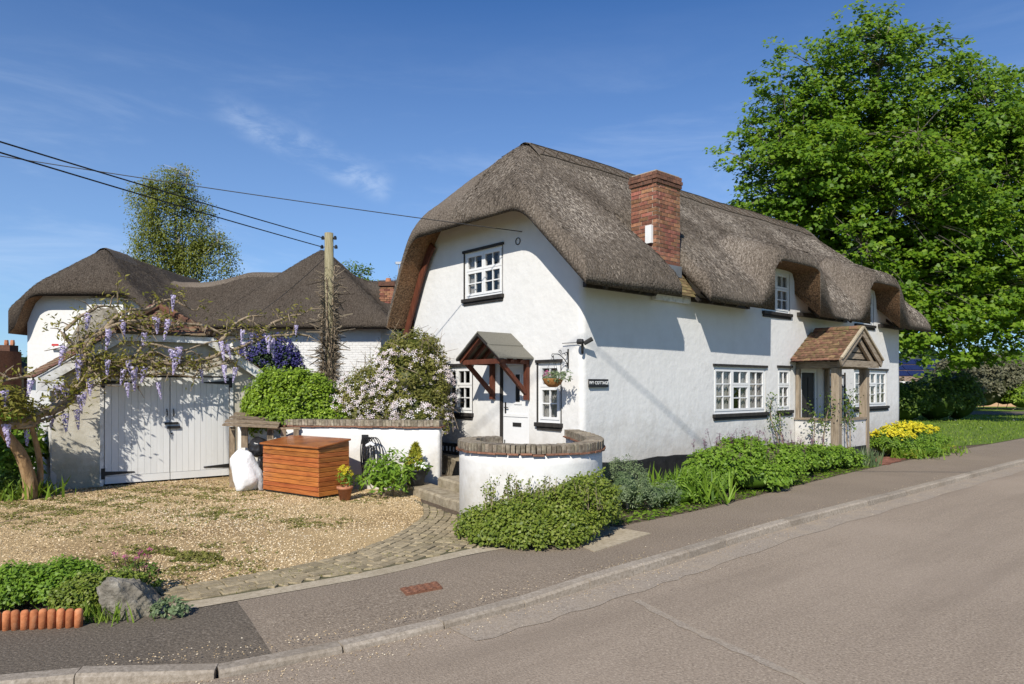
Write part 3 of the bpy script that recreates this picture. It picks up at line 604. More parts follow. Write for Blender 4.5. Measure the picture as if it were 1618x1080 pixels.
def roof_top(u, v):
    z = plane_top(u, v); z = dorm_top(u, v, z)
    P = np.stack([u, v], -1); z = z+.045*nz(P, 41, .16, 2)+.018*nz(P, 42, .8, 2)
    z = z-.16*np.exp(-((u-2.75)/.8)**2)*sstep(3.2,.6,v)*sstep(-.6,.9,v)-.10*np.exp(-((u-9.9)/.9)**2)*sstep(3.,0.,v)
    z = z+.07*np.exp(-((u-1.5)/.7)**2)*sstep(3.,.5,v)
    r = .26; d = np.minimum(np.minimum(u-U0, U1-u), np.minimum(v-V0, V1-v))
    inn = (v < NOTCH[2]+.3); dn = np.where(inn, np.where(u < 2.7, NOTCH[0]-u, u-NOTCH[1]), 9.); dn = np.where((dn < 0) & (v > NOTCH[2]), v-NOTCH[2], dn); d = np.minimum(d, np.maximum(dn, 0))
    q = np.clip((r-d)/r, 0, 1); return z-.30*(1-np.sqrt(1-q*q*.97))
def straws(name, us, vs_, top, keep, n, mat, parent, size=(.10,.22)):
    u = rng.uniform(us[0], us[-1], n); v = rng.uniform(vs_[0], vs_[-1], n); k = keep(u, v); u, v = u[k], v[k]
    z = top(u, v); e = .04; gu = (top(u+e, v)-z)/e; gv = (top(u, v+e)-z)/e; gu = np.clip(gu,-3,3); gv = np.clip(gv,-3,3)
    nr = unit(np.stack([-gu,-gv,np.ones_like(z)],-1)); dn = unit(np.stack([-gu,-gv,-(gu**2+gv**2)],-1)+rng.normal(size=(len(u),3))*.16)
    dn = unit(dn+nr*.04); P = np.stack([u,v,z+.006],-1)
    side = unit(np.cross(nr, dn)); nr2 = unit(nr+side*rng.normal(0,.5,(len(u),1)))
    o = scatter(name, STRAW, P, nr2, rng.uniform(*size, len(u)), mat, parent, along=dn, tint=np.clip(.5*rng.random(len(u))+.35+.35*nz(P[:,:2],77,.35,3),0,1)); o['kind'] = 'stuff'; return o

# ------------------------------------------------------------------ Ivy Cottage
cot = empty('thatched_cottage', (HC[0], HC[1], 0), HA, 'large white thatched cottage with brick chimney and tiled porch beside the road', 'cottage')
def keep_roof(u, v): return ~((u > NOTCH[0]) & (u < NOTCH[1]) & (v < NOTCH[2]))
def cottage_roof():
    ex = near_edge(U0,1)+near_edge(U1,-1)+[NOTCH[0]-d for d in (0,.02,.07,.14,.22)]+[NOTCH[1]+d for d in (0,.02,.07,.14,.22)]
    for uc, hl, hr in DORM: ex += [uc-hl-.01, uc-hl+.01, uc+hr-.01, uc+hr+.01]
    us = edges(U0, U1, .11, ex); vv = edges(V0, V1, .11, near_edge(V0,1)+near_edge(V1,-1)+[NOTCH[2], .41, .43])
    ro = thatch_mesh('thatch_roof', us, vv, roof_top, under, keep_roof, ['thatch','thatch_cut'], cot)
    straws('straw_ends', us, vv, roof_top, lambda u, v: keep_roof(u, v) & (v < 3.3), 150000, 'straw', ro, (.035,.09))
    # ridge block with hazel liggers
    rv = GW/2; w = .62; uu = edges(1.15, 14.6, .12, []); ww = np.linspace(-w, w, 17)
    V = []; F = []
    for u in uu:
        for x in ww:
            e = .075-.045*(abs(x)/w)**3; V.append((u, rv+x, float(roof_top(np.array(u), np.array(rv+x)))+e+.02*math.sin(u*21)*(abs(x) > w*.95)))
    k = len(ww)
    for i in range(len(uu)-1):
        for j in range(k-1): F.append((i*k+j,(i+1)*k+j,(i+1)*k+j+1,i*k+j+1))
    n0 = len(V)
    for i in range(len(uu)):
        for j in (0, k-1): p = V[i*k+j]; V.append((p[0], p[1], p[2]-.09))
    for i in range(len(uu)-1):
        F += [(i*k, n0+2*i, n0+2*i+2, (i+1)*k), ((i+1)*k+k-1, n0+2*i+3, n0+2*i+1, i*k+k-1)]
    rd = mesh_obj('ridge_block', V, F, 'thatch', cot, True)
    lig = lambda u, x: (u, rv+x, float(roof_top(np.array(u), np.array(rv+x)))+.095-.045*(abs(x)/w)**3)
    for x in (-.52,-.20):
        MB().tube([lig(u, x) for u in np.arange(1.2,14.5,.45)], .013, 4).build('ligger', 'hazel', rd)
    for i, u in enumerate(np.arange(1.25,14.2,.42)):
        MB().tube([lig(u,-.52), lig(u+.21,-.36), lig(u+.42,-.20)], .011, 4).build('ligger', 'hazel', rd)
        MB().tube([lig(u+.42,-.52), lig(u+.21,-.36), lig(u,-.20)], .011, 4).build('ligger', 'hazel', rd)
    n = 1500; u = rng.uniform(1.1,14.6,n); x = rng.normal(0,.3,n); P = np.array([lig(a, np.clip(b,-.6,.6)) for a, b in zip(u, x)])-np.array([0,0,.02])
    al = np.stack([rng.normal(0,.2,n), np.sign(x), -1+rng.random(n)*.2],-1); o = scatter('ridge_straw', STRAW, P, np.cross(al, rdir(n)), rng.uniform(.03,.07,n), 'straw', rd, along=al); o['kind'] = 'stuff'
cottage_roof()

# windows in house coordinates: frame of reference (origin, right-hand direction seen from outside, outward normal)
WALLS = {'side': (lambda x, d, z: (x, -d, z)), 'gable': (lambda x, d, z: (-d, -x, z))}      # gable x runs towards the corner: x = -v
HOLES = {'side': [], 'gable': []}
def fbox(mb, T_, x0, x1, z0, z1, d0, d1): return mb.box(T_(x0,d0,z0), T_(x1,d1,z1))
def window(parent, wall, x0, x1, z0, z1, lights, curtain=0, label=None, lintel=True, T_=None, hole=True, name='window', sill=True, glass='glass', surround=False):
    """lights: (x, x, z, z in 0..1, columns, rows)"""
    T_ = T_ or WALLS[wall]
    if hole: HOLES[wall].append((x0, x1, z0, z1))
    w, h = x1-x0, z1-z0; f = MB(); fb = .055; d0, d1 = -.085, -.022
    fbox(f, T_, x0, x1, z0, z0+fb, d0, d1); fbox(f, T_, x0, x1, z1-fb, z1, d0, d1); fbox(f, T_, x0, x0+fb, z0+fb, z1-fb, d0, d1); fbox(f, T_, x1-fb, x1, z0+fb, z1-fb, d0, d1)
    ix0, ix1, iz0, iz1 = x0+fb, x1-fb, z0+fb, z1-fb; panes = []
    for (a, b, c, e, nc, nr) in lights:
        X0, X1, Z0, Z1 = ix0+(ix1-ix0)*a, ix0+(ix1-ix0)*b, iz0+(iz1-iz0)*c, iz0+(iz1-iz0)*e
        k = .052; q = .004; X0 += q; X1 -= q; Z0 += q; Z1 -= q
        D0, D1 = -.075, -.008
        fbox(f, T_, X0, X1, Z0, Z0+k, D0, D1); fbox(f, T_, X0, X1, Z1-k, Z1, D0, D1); fbox(f, T_, X0, X0+k, Z0+k, Z1-k, D0, D1); fbox(f, T_, X1-k, X1, Z0+k, Z1-k, D0, D1)
        gx0, gx1, gz0, gz1 = X0+k, X1-k, Z0+k, Z1-k; bw = .024
        for i in range(1, nc): x = gx0+(gx1-gx0)*i/nc; fbox(f, T_, x-bw/2, x+bw/2, gz0, gz1, -.06, -.018)
        for i in range(1, nr):
            z = gz0+(gz1-gz0)*i/nr
            for j in range(nc): fbox(f, T_, gx0+(gx1-gx0)*j/nc+(bw/2 if j else 0), gx0+(gx1-gx0)*(j+1)/nc-(bw/2 if j < nc-1 else 0), z-bw/2, z+bw/2, -.058, -.019)
        for i in range(nc):
            for j in range(nr): panes.append((gx0+(gx1-gx0)*i/nc, gx0+(gx1-gx0)*(i+1)/nc, gz0+(gz1-gz0)*j/nr, gz0+(gz1-gz0)*(j+1)/nr))
    wn = f.build(name, 'white_gloss', parent)
    if label: wn['label'] = label
    for p in panes:
        dd = random.uniform(-.002,.002); fbox(MB(), T_, *p, -.046+dd, -.040+dd).build('pane', glass, wn)
    if sill:
        s = MB(); fbox(s, T_, x0-.05, x1+.05, z0-.085, z0-.003, -.05, .075); fbox(s, T_, x0-.02, x1+.02, z0-.15, z0-.088, -.03, .035); bevel(s.build('sill', 'black_wood', wn), .008)
    if lintel:
        s = MB(); fbox(s, T_, x0-.05, x1+.05, z1+.003, z1+.06, -.05, .04); s.build('lintel', 'black_wood', wn)
    if surround:
        s = MB(); fbox(s, T_, x0-.03, x0-.001, z0, z1, -.05, .012); s.build('jamb', 'black_wood', wn); s = MB(); fbox(s, T_, x1+.001, x1+.012, z0, z1, -.05, .012); s.build('jamb', 'black_wood', wn)
    if curtain:
        for a, b in (((x0+.04, x0+.04+(w-.08)*curtain), (x1-.04-(w-.08)*curtain, x1-.04)) if curtain < .5 else ((x0+.04, x1-.04),)):
            if isinstance(a, tuple): (a, b) = a
            xs = np.linspace(a, b, 40); V = []; F = []
            for i, x in enumerate(xs):
                d = -.125+.022*math.sin(i*1.25)+.01*math.sin(i*2.9); V += [T_(x, d, z0+.03), T_(x, d, z1-.04)]
            for i in range(39): F.append((2*i,2*i+2,2*i+3,2*i+1))
            mesh_obj('curtain', V, F, 'curtain', wn, True)
    return wn
THREE = [(0,.333,0,1,2,3),(.333,.667,0,.62,2,2),(.333,.667,.62,1,2,1),(.667,1,0,1,2,3)]
TWO = [(0,.5,0,.60,2,2),(0,.5,.60,1,2,1),(.5,1,0,.60,2,2),(.5,1,.60,1,2,1)]
ONE = [(0,1,0,.60,2,2),(0,1,.60,1,2,1)]
window(cot, 'side', 4.4, 6.72, 1.36, 2.46, THREE, .44, 'wide three-light window with lace curtains on the roadside wall')
window(cot, 'side', 7.32, 8.0, 1.38, 2.48, ONE, .6)
window(cot, 'side', 11.9, 14.35, 1.38, 2.50, THREE, .4)
window(cot, 'side', DORM[0][0]-.68, DORM[0][0]+.68, 3.90, 4.96, TWO, .3, lintel=False)
window(cot, 'side', DORM[1][0]-.68, DORM[1][0]+.68, 3.90, 4.94, TWO, .3, lintel=False)
window(cot, 'gable', -1.22, -.57, 1.28, 2.47, ONE, .6, surround=True)
window(cot, 'gable', -4.55, -3.37, 1.40, 2.46, TWO, 0, surround=True)
window(cot, 'gable', -3.66, -2.32, 3.98, 5.02, TWO, .2, surround=True)
HOLES['gable'].append((-2.41, -1.48, .45, 2.50)); HOLES['side'].append((8.55, 9.52, .45, 2.47))

def cottage_walls():
    r = .13; PTS = []      # (u, v, nu, nv, which, x)
    hs = [h for h in HOLES['side']]; hg = [h for h in HOLES['gable']]
    xs = edges(r, GL-r, .24, [x for h in hs for x in h[:2]]+[NOTCH[0],NOTCH[1]])
    for x in xs[::-1]: PTS.append((x, 0, 0, -1, 'side', x))
    for a in np.linspace(0, 90, 6)[1:-1]: t = R(a); PTS.append((r-r*math.sin(t), r-r*math.cos(t), -math.sin(t), -math.cos(t), 'c', 0))
    ys = edges(r, GW-r, .24, [-x for h in hg for x in h[:2]])
    for y in ys: PTS.append((0, y, -1, 0, 'gable', -y))
    for a in np.linspace(0, 90, 6)[1:-1]: t = R(a); PTS.append((r-r*math.cos(t), GW-r+r*math.sin(t), -math.cos(t), math.sin(t), 'c', 0))
    for x in np.linspace(r, GL-r, 8): PTS.append((x, GW, 0, 1, 'b', 0))
    for y in np.linspace(GW-r, r, 6): PTS.append((GL, y, 1, 0, 'e', 0))
    zs = edges(0, 7.0, .24, [z for h in hs+hg for z in h[2:]])
    n = len(PTS); m = len(zs); V = []
    def topz(p):
        u, v = p[0], p[1]; z = float(under(np.array(np.clip(u,.02,GL-.02)), np.array(np.clip(v,.02,GW-.02))))+.08
        if p[4] == 'side' and NOTCH[0]-.1 < u < NOTCH[1]+.1: z = 4.3
        return z
    for p in PTS:
        tz = topz(p)
        for z in zs:
            zz = min(z, tz); q = np.array([p[0], p[1], zz]); d = .013*nz(q, 51, .35, 3)
            if p[4] == 'c': d *= .6
            V.append((p[0]+p[2]*d, p[1]+p[3]*d, zz))
    F = []
    for i in range(n):
        i2 = (i+1) % n; a, b = PTS[i], PTS[i2]
        for j in range(m-1):
            if V[i*m+j][2] >= V[i*m+j+1][2]-1e-6 and V[i2*m+j][2] >= V[i2*m+j+1][2]-1e-6: continue
            if a[4] == b[4] and a[4] in HOLES:
                x = (a[5]+b[5])/2; z = (zs[j]+zs[j+1])/2
                if any(h[0] < x < h[1] and h[2] < z < h[3] for h in HOLES[a[4]]): continue
            F.append((i*m+j, i*m+j+1, i2*m+j+1, i2*m+j))
    F = [f[::-1] for f in F]
    mesh_obj('wall', V, F, 'render_white', cot, True)
    for wall in HOLES:            # reveals of the openings
        T_ = WALLS[wall]
        for (x0, x1, z0, z1) in HOLES[wall]:
            mb = MB(); q = .03
            for (a, b, c, e) in ((x0-q,x0,z0-q,z1+q),(x1,x1+q,z0-q,z1+q),(x0,x1,z0-q,z0),(x0,x1,z1,z1+q)): fbox(mb, T_, a, b, c, e, -.22, -.014)
            mb.build('reveal', 'render_white', cot)
    # tarred plinth
    mb = MB(); pts = [(GL-.02,-.02)]+[(x,-.022) for x in np.arange(15.2,.2,-.3)]+[(.05,-.03),(-.03,.05)]+[(-.022,y) for y in np.arange(.3,5.8,.3)]+[(-.02,GW-.02)]
    V = []; F = []; random.seed(4)
    for i, (u, v) in enumerate(pts):
        t = .50+.012*math.sin(i*.9)+.012*math.sin(i*2.3)+.03*(u/15); V += [(u,v,-.02),(u,v,t),(u*1.+(.03 if v > u else 0),v+(.03 if v <= u else 0),t+.012)]
    for i in range(len(pts)-1):
        a, b = 3*i, 3*i+3; F += [(a,a+1,b+1,b),(a+1,a+2,b+2,b+1)]
    mesh_obj('plinth', V, F, 'black_paint', cot)
    # dark rooms behind the glass: floors and inner partitions
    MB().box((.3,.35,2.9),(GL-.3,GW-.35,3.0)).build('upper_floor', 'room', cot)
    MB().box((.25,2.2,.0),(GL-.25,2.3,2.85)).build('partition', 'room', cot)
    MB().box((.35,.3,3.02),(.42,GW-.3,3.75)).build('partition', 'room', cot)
    # bargeboards under the verges and wall plate under the eaves
    for (a, b) in ((-.32,1.12),(GW-1.1,GW+.12)):
        xs = np.linspace(a, b, 8); mb = MB()
        P = [(-.12, x, float(under(np.array(-.12), np.array(x)))-.13) for x in xs]
        for p, q in zip(P[:-1], P[1:]): mb.bar(p, q, .05, .24)
        mb.build('bargeboard', 'stain_wood', cot)
    for a, b in ((.0,2.15),(3.25,5.8),(8.3,11.2),(13.6,15.5)):
        MB().box((a,-.10,3.87),(b,-.016,3.97)).build('wall_plate', 'black_wood', cot)
    for u in list(np.arange(.35,2.1,.5))+list(np.arange(3.4,5.8,.5))+list(np.arange(9.0,11.2,.5))+list(np.arange(14.3,15.4,.5)):
        MB().bar((u,-.30,3.86),(u,.05,4.19),.07,.07).build('rafter_end', 'black_wood', cot)
cottage_walls()

def cottage_chimney():
    u0, u1, v0, v1 = 2.26, 3.10, .0, .68; ch = MB().box((u0+.012,v0+.012,3.9),(u1-.012,v1-.012,6.56)).build('chimney', 'mortar', cot)
    ms = {}
    def brick(x, y, z, l, d, h, mat):
        k = (round(l,3), round(d,3), round(h,3), mat)
        if k not in ms:
            o = MB().box((-l/2,-d/2,-h/2),(l/2,d/2,h/2)); me = bpy.data.meshes.new('brick'); me.from_pydata(o.V, [], o.F); me.materials.append(MATS[mat]); ms[k] = me
        link('brick', ms[k], ch, (x, y, z), (random.gauss(0,.004), random.gauss(0,.004), random.gauss(0,.006)))
    ch_h = .084; z = 4.44; k = 0
    def course(z, off, e, mat):
        a0, a1, b0, b1 = u0-e, u1+e, v0-e, v1+e; h = ch_h-.014
        fa, fb = (a0+.113, a1-.113) if off else (a0, a1); sa = b0 if off else b0+.113
        n = 3 if off else 4; xs = np.linspace(fa, fb, n+1)
        for p, q in zip(xs[:-1], xs[1:]): brick((p+q)/2, b0+.05+random.gauss(0,.002), z+h/2, q-p-.013, .10, h, mat)
        ys = np.linspace(sa, b1, 4 if off else 3)
        for p, q in zip(ys[:-1], ys[1:]):
            for xx in (a0+.05, a1-.05): brick(xx+random.gauss(0,.002), (p+q)/2, z+h/2, .10, q-p-.013, h, mat)
    while z < 6.25: course(z, k % 2, 0, 'brick_red'); z += ch_h; k += 1
    for e in (.03,.045,.03): course(z, k % 2, e, 'brick_soot'); z += ch_h; k += 1
    MB().box((u0+.03,v0+.03,z-.02),(u1-.03,v1-.03,z+.02)).build('capping', 'mortar', ch)
    MB().box((u0-.02,v0-.03,4.36),(u1+.02,v0-.002,4.60)).build('flashing', 'lead', ch)
    MB().box((u0-.07,.08,5.02),(u0-.004,.24,5.40)).build('side_board', 'white_gloss', ch)
    st = MB().add([(2.1,-.26,3.92),(3.3,-.26,3.92),(3.3,.05,4.40),(2.1,.05,4.40)], [(0,1,2,3)]).build('tile_apron', 'mortar', cot)
    tm = bpy.data.meshes.new('apron_tile'); o = MB().box((-.08,-.105,-.008),(.08,.105,.008)); tm.from_pydata(o.V, [], o.F); tm.materials.append(MATS['tile_moss'])
    sl = math.atan2(.48,.31)
    for i in range(7):
        t = i/6.6; v = -.27+.31*t; z = 3.92+.48*t
        for j in range(7): link('apron_tile', tm, st, (2.18+.165*j+(.08 if i % 2 else 0), v+.04, z+.085), (sl-.10+random.gauss(0,.03), random.gauss(0,.02), random.gauss(0,.02)))
    MB().box((2.08,-.12,3.80),(3.32,-.016,4.02)).build('wall_plate', 'white_worn', cot)
cottage_chimney()

def tile_mesh(name, w, l, t, mat, curve=.006):
    V = []; F = []; n = 3
    for i in range(n+1):
        x = -w/2+w*i/n; c = curve*(1-(2*i/n-1)**2)
        V += [(x,-l/2,c),(x,l/2,c),(x,l/2,c-t),(x,-l/2,c-t)]
    for i in range(n): a, b = 4*i, 4*i+4; F += [(a,b,b+1,a+1),(a+3,a+2,b+2,b+3),(a,a+3,b+3,b)]
    F += [(0,1,2,3),(4*n+3,4*n+2,4*n+1,4*n)]
    me = bpy.data.meshes.new(name); me.from_pydata(V, [], F); me.materials.append(MATS[mat]); return me
def porch():
    c = 9.14; hw = 1.23; ez, az = 2.66, 3.50; vf = -1.38
    po = MB().box((8.29,-1.16,2.47),(8.45,.0,2.63)).box((9.82,-1.16,2.47),(9.98,.0,2.63)).box((8.45,-1.14,2.47),(9.82,-1.0,2.62)).build('porch', 'oak_h', cot)
    for u in (8.29, 9.98):
        bevel(MB().box((u-.1,-1.17,0),(u+.1,-.97,2.47)).build('post', 'oak', po), .012)
        bevel(MB().box((u-.07,-.11,.5),(u+.07,-.018,2.47)).build('wall_post', 'oak', po), .01)
    # dwarf walls with oak sill, tarred foot
    MB().box((8.20,-.96,.42),(8.38,-.02,1.12)).build('dwarf_wall', 'render_white', po); MB().box((8.40,-1.15,.42),(9.87,-.99,1.12)).build('dwarf_wall', 'render_white', po)
    MB().box((8.185,-.955,-.02),(8.395,-.03,.42)).build('dwarf_plinth', 'black_paint', po); MB().box((8.395,-1.165,-.02),(9.875,-.98,.42)).build('dwarf_plinth', 'black_paint', po)
    MB().box((8.15,-.965,1.12),(8.43,-.02,1.17)).build('wall_sill', 'oak_h', po); MB().box((8.43,-1.19,1.12),(9.875,-.95,1.17)).build('wall_sill', 'oak_h', po)
    MB().box((8.38,-.98,0),(9.9,-.03,.42)).build('porch_floor', 'step_stone', po)
    ang = math.atan2(az-ez, hw)
    MB().add([(c-hw,vf+.04,ez-.03),(c,vf+.04,az-.03),(c,-.02,az-.03),(c-hw,-.02,ez-.03)],[(0,1,2,3)]).add([(c+hw,vf+.04,ez-.03),(c+hw,-.02,ez-.03),(c,-.02,az-.03),(c,vf+.04,az-.03)],[(0,1,2,3)]).build('roof_boarding', 'black_wood', po)
    me = tile_mesh('porch_tile', .162, .21, .012, 'tile_moss'); L = math.hypot(hw, az-ez); rows = 13
    for s in (-1, 1):
        for i in range(rows):
            t = (i+.35)/rows; x = c+s*hw*(1-t); z = ez+(az-ez)*t+.03
            for j in range(9):
                y = vf+.10+.163*j+(.04 if i % 2 else -.02)
                if y > -.06: continue
                rm = Matrix.Rotation(random.gauss(0,.02),4,'Z') @ Matrix.Rotation(s*(ang-.07+random.gauss(0,.012)),4,'Y') @ Matrix.Rotation(R(90)*(-s),4,'Z')
                o = link('roof_tile', me, po, (x, y, z+random.gauss(0,.003))); o.rotation_euler = rm.to_euler()
    rme = bpy.data.meshes.new('ridge_tile'); mb = MB(); a = [R(x) for x in range(-10, 191, 25)]; V = []; F = []
    for yy in (-.15,.15): V += [(.10*math.cos(t), yy, .085*math.sin(t)) for t in a]+[(.085*math.cos(t), yy, .07*math.sin(t)) for t in a]
    k = len(a)
    for i in range(k-1): F += [(i,i+1,2*k+i+1,2*k+i),(k+i+1,k+i,3*k+i,3*k+i+1),(i+1,i,k+i,k+i+1),(2*k+i,2*k+i+1,3*k+i+1,3*k+i)]
    rme.from_pydata(V, [], F); rme.materials.append(MATS['tile_moss'])
    for j in range(4): link('ridge_tile', rme, po, (c, vf+.17+.31*j, az+.005), (random.gauss(0,.02),0,random.gauss(0,.02)))
    # gable front: bargeboards, tie beam, boarded triangle
    for s in (-1, 1):
        MB().bar((c+s*(hw+.02),vf+.03,ez-.07),(c,vf+.03,az-.07),.045,.17).build('bargeboard', 'oak_h', po)
        MB().bar((c+s*(hw+.03),vf-.005,ez+.045),(c,vf-.005,az+.045),.07,.05).build('verge_mortar', 'concrete', po)
        MB().bar((c+s*(hw-.3),vf+.13,ez-.06),(c,vf+.13,az-.25),.07,.13).build('rafter', 'oak_h', po)
    MB().bar((c-hw+.1,vf+.10,ez-.08),(c+hw-.1,vf+.10,ez-.08),.12,.17).build('tie_beam', 'oak_h', po)
    for i, z in enumerate((2.72,2.90,3.06)):
        w = (az-.22-z)/(az-ez)*hw*.8; MB().box((c-w,vf+.20,z),(c+w,vf+.225,z+.14)).build('gable_board', 'oak_h' if i < 2 else 'black_wood', po)
    MB().add([(c-.9,vf+.24,2.64),(c+.9,vf+.24,2.64),(c,vf+.24,3.36)],[(0,1,2)]).build('gable_backing', 'black_wood', po)
    # white trellis screen on the far side of the porch
    tr = MB()
    for i in range(4): x = 10.25+.28*i; tr.box((x-.02,-.09,.55),(x+.02,-.055,2.4))
    for i in range(6): z = .62+.34*i; tr.box((10.2,-.055,z-.02),(11.15,-.02,z+.02))
    tr.build('trellis', 'black_wood', cot)
    # front door inside the porch
    d = MB().box((8.66,.06,.47),(9.42,.11,2.37)).build('door', 'black_paint', cot); d['label'] = 'black panelled door inside the tiled porch'
    MB().box((8.55,.02,.47),(8.655,.13,2.47)).box((9.425,.02,.47),(9.52,.13,2.47)).box((8.655,.02,2.375),(9.425,.13,2.47)).build('frame', 'white_gloss', d)
    for (a, b, z0, z1) in ((8.74,9.0,1.4,2.25),(9.08,9.34,1.4,2.25),(8.74,9.0,.62,1.25),(9.08,9.34,.62,1.25)): MB().box((a,.048,z0),(b,.058,z1)).build('panel', 'black_wood', d)
    MB().lathe([(.0,0),(.05,0),(.05,.02),(.0,.03)], (9.04,0,0), 10).build('knocker', 'iron', d).matrix_local = Matrix.Translation((9.04,.05,1.55)) @ Matrix.Rotation(R(90),4,'X') @ Matrix.Translation((-9.04,0,0))
porch()

def canopy_and_door():
    c = 2.05; hw = .71; ez, az = 2.55, 3.06; ue = -.90
    ca = MB(); 
    for s in (-1, 1): ca.box((-.82, c+s*.55-.045, ez-.10), (-.02, c+s*.55+.045, ez-.01))
    ca = ca.build('door_canopy', 'stain_wood', cot); ca['label'] = 'stained timber door canopy with grey felt roof'
    for s in (-1, 1):
        MB().box((-.10, c+s*.55-.05, 1.72), (-.018, c+s*.55+.05, ez-.10)).build('wall_post', 'stain_wood', ca)
        MB().bar((-.08, c+s*.55, 1.86),(-.74, c+s*.55, ez-.08), .08, .08).build('brace', 'stain_wood', ca)
        # two lapped felt sheets on each slope, over boards
        for (t0, t1, e, x1) in ((0,.52,.03,ue-.02),(.46,1.,.055,ue)):
            p = lambda t, x, k: (x, c+s*hw*(1-t), ez+(az-ez)*t+k); mb = MB()
            V = [p(t0,x1,e-.03),p(t1,x1,e-.03),p(t1,0,e-.03),p(t0,0,e-.03),p(t0,x1,e),p(t1,x1,e),p(t1,0,e),p(t0,0,e)]
            mb.add(V, [(0,1,2,3),(7,6,5,4),(0,4,5,1),(1,5,6,2),(2,6,7,3),(3,7,4,0)]).build('felt_sheet', 'felt', ca)
        MB().bar((-.80,c+s*(hw-.04),ez-.05),(-.80,c,az-.05),.06,.09,up=(1,0,0)).build('rafter', 'stain_wood', ca)
        MB().bar((-.86,c+s*hw,ez-.015),(-.86,c,az-.015),.03,.10,up=(1,0,0)).build('bargeboard', 'black_wood', ca)
        for x in (-.55,-.3): MB().bar((x,c+s*(hw-.04),ez-.05),(x,c,az-.05),.06,.07,up=(1,0,0)).build('rafter', 'stain_wood', ca)
    MB().bar((-.78,c-.55,ez-.05),(-.78,c+.55,ez-.05),.07,.10).build('tie_beam', 'stain_wood', ca)
    # stable door
    d = MB().box((.035,1.53,.47),(.085,2.34,2.44)).build('door', 'white_gloss', cot); d['label'] = 'white stable door with slit window and letterbox'
    MB().box((.0,2.345,.47),(.12,2.41,2.5)).build('jamb', 'black_wood', d); MB().box((.0,1.48,.47),(.12,1.525,2.5)).box((.0,1.525,2.445),(.12,2.345,2.5)).build('frame', 'white_gloss', d)
    MB().box((.02,1.545,1.36),(.034,2.325,1.42)).build('rail', 'white_gloss', d)
    f = MB()
    for (a, b, z0, z1) in ((1.74,1.79,1.62,2.3),(1.93,1.98,1.62,2.3),(1.79,1.93,1.62,1.67),(1.79,1.93,2.25,2.3)): f.box((.018,a,z0),(.033,b,z1))
    f.build('slit_frame', 'white_gloss', d); MB().box((.028,1.79,1.67),(.033,1.93,2.25)).build('slit_glass', 'rubber', d)
    MB().box((.02,1.76,1.16),(.034,2.02,1.24)).build('letterbox', 'iron', d)
    MB().box((.022,2.24,1.42),(.034,2.28,1.66)).bar((-.01,2.26,1.55),(-.01,2.14,1.55),.018,.018).bar((.03,2.26,1.55),(-.01,2.26,1.55),.018,.018).build('handle', 'iron', d)
    MB().tube([(.0,2.3,.78),(.02,2.28,.78),(.02,2.28,.86)],.012,5).build('bolt', 'iron', d)
canopy_and_door()

# ------------------------------------------------------------------ things fixed to the cottage
def H(u, v, z): return Vector(uv(u, v, z))
def name_plate():
    r = empty('name_plate', uv(.42,-.02,2.06), HA, 'black house name plate lettered IVY COTTAGE near the corner', 'sign')
    MB().box((-.27,-.025,-.078),(.27,.006,.078)).build('plate', 'sign_black', r)
    cu = bpy.data.curves.new('lettering', 'FONT'); cu.body = 'IVY COTTAGE'; cu.size = .082; cu.align_x = 'CENTER'; cu.align_y = 'CENTER'; cu.extrude = .002; cu.offset = .0012; cu.space_character = 1.05
    o = bpy.data.objects.new('lettering', cu); col.objects.link(o)
    me = bpy.data.meshes.new_from_object(o.evaluated_get(bpy.context.evaluated_depsgraph_get())); bpy.data.objects.remove(o)
    me.materials.append(MATS['sign_white']); link('lettering', me, r, (0,-.028,.004), (R(90),0,0))
name_plate()
def lamp_unit():
    r = empty('wall_fixture', uv(-.03,-.03,2.8), HA, 'small dark camera-like fixture on a bracket high on the cottage corner', 'fixture')
    MB().tube([(0,0,-.18),(-.03,-.03,-.12),(-.05,-.05,-.02)],.025,8).build('bracket', 'iron', r)
    MB().lathe([(.0,-.05),(.06,-.045),(.075,0),(.06,.05),(.0,.06)],(-.09,-.03,.03),10).build('housing', 'iron', r)
    MB().tube([(-.02,-.06,.0),(.10,-.16,.09)],[.04,.045],8).build('lens_barrel', 'iron', r)
    MB().tube([(-.02,.05,.03),(-.03,.5,.03)],.008,5).build('cable', 'plastic_grey', r)
lamp_unit()
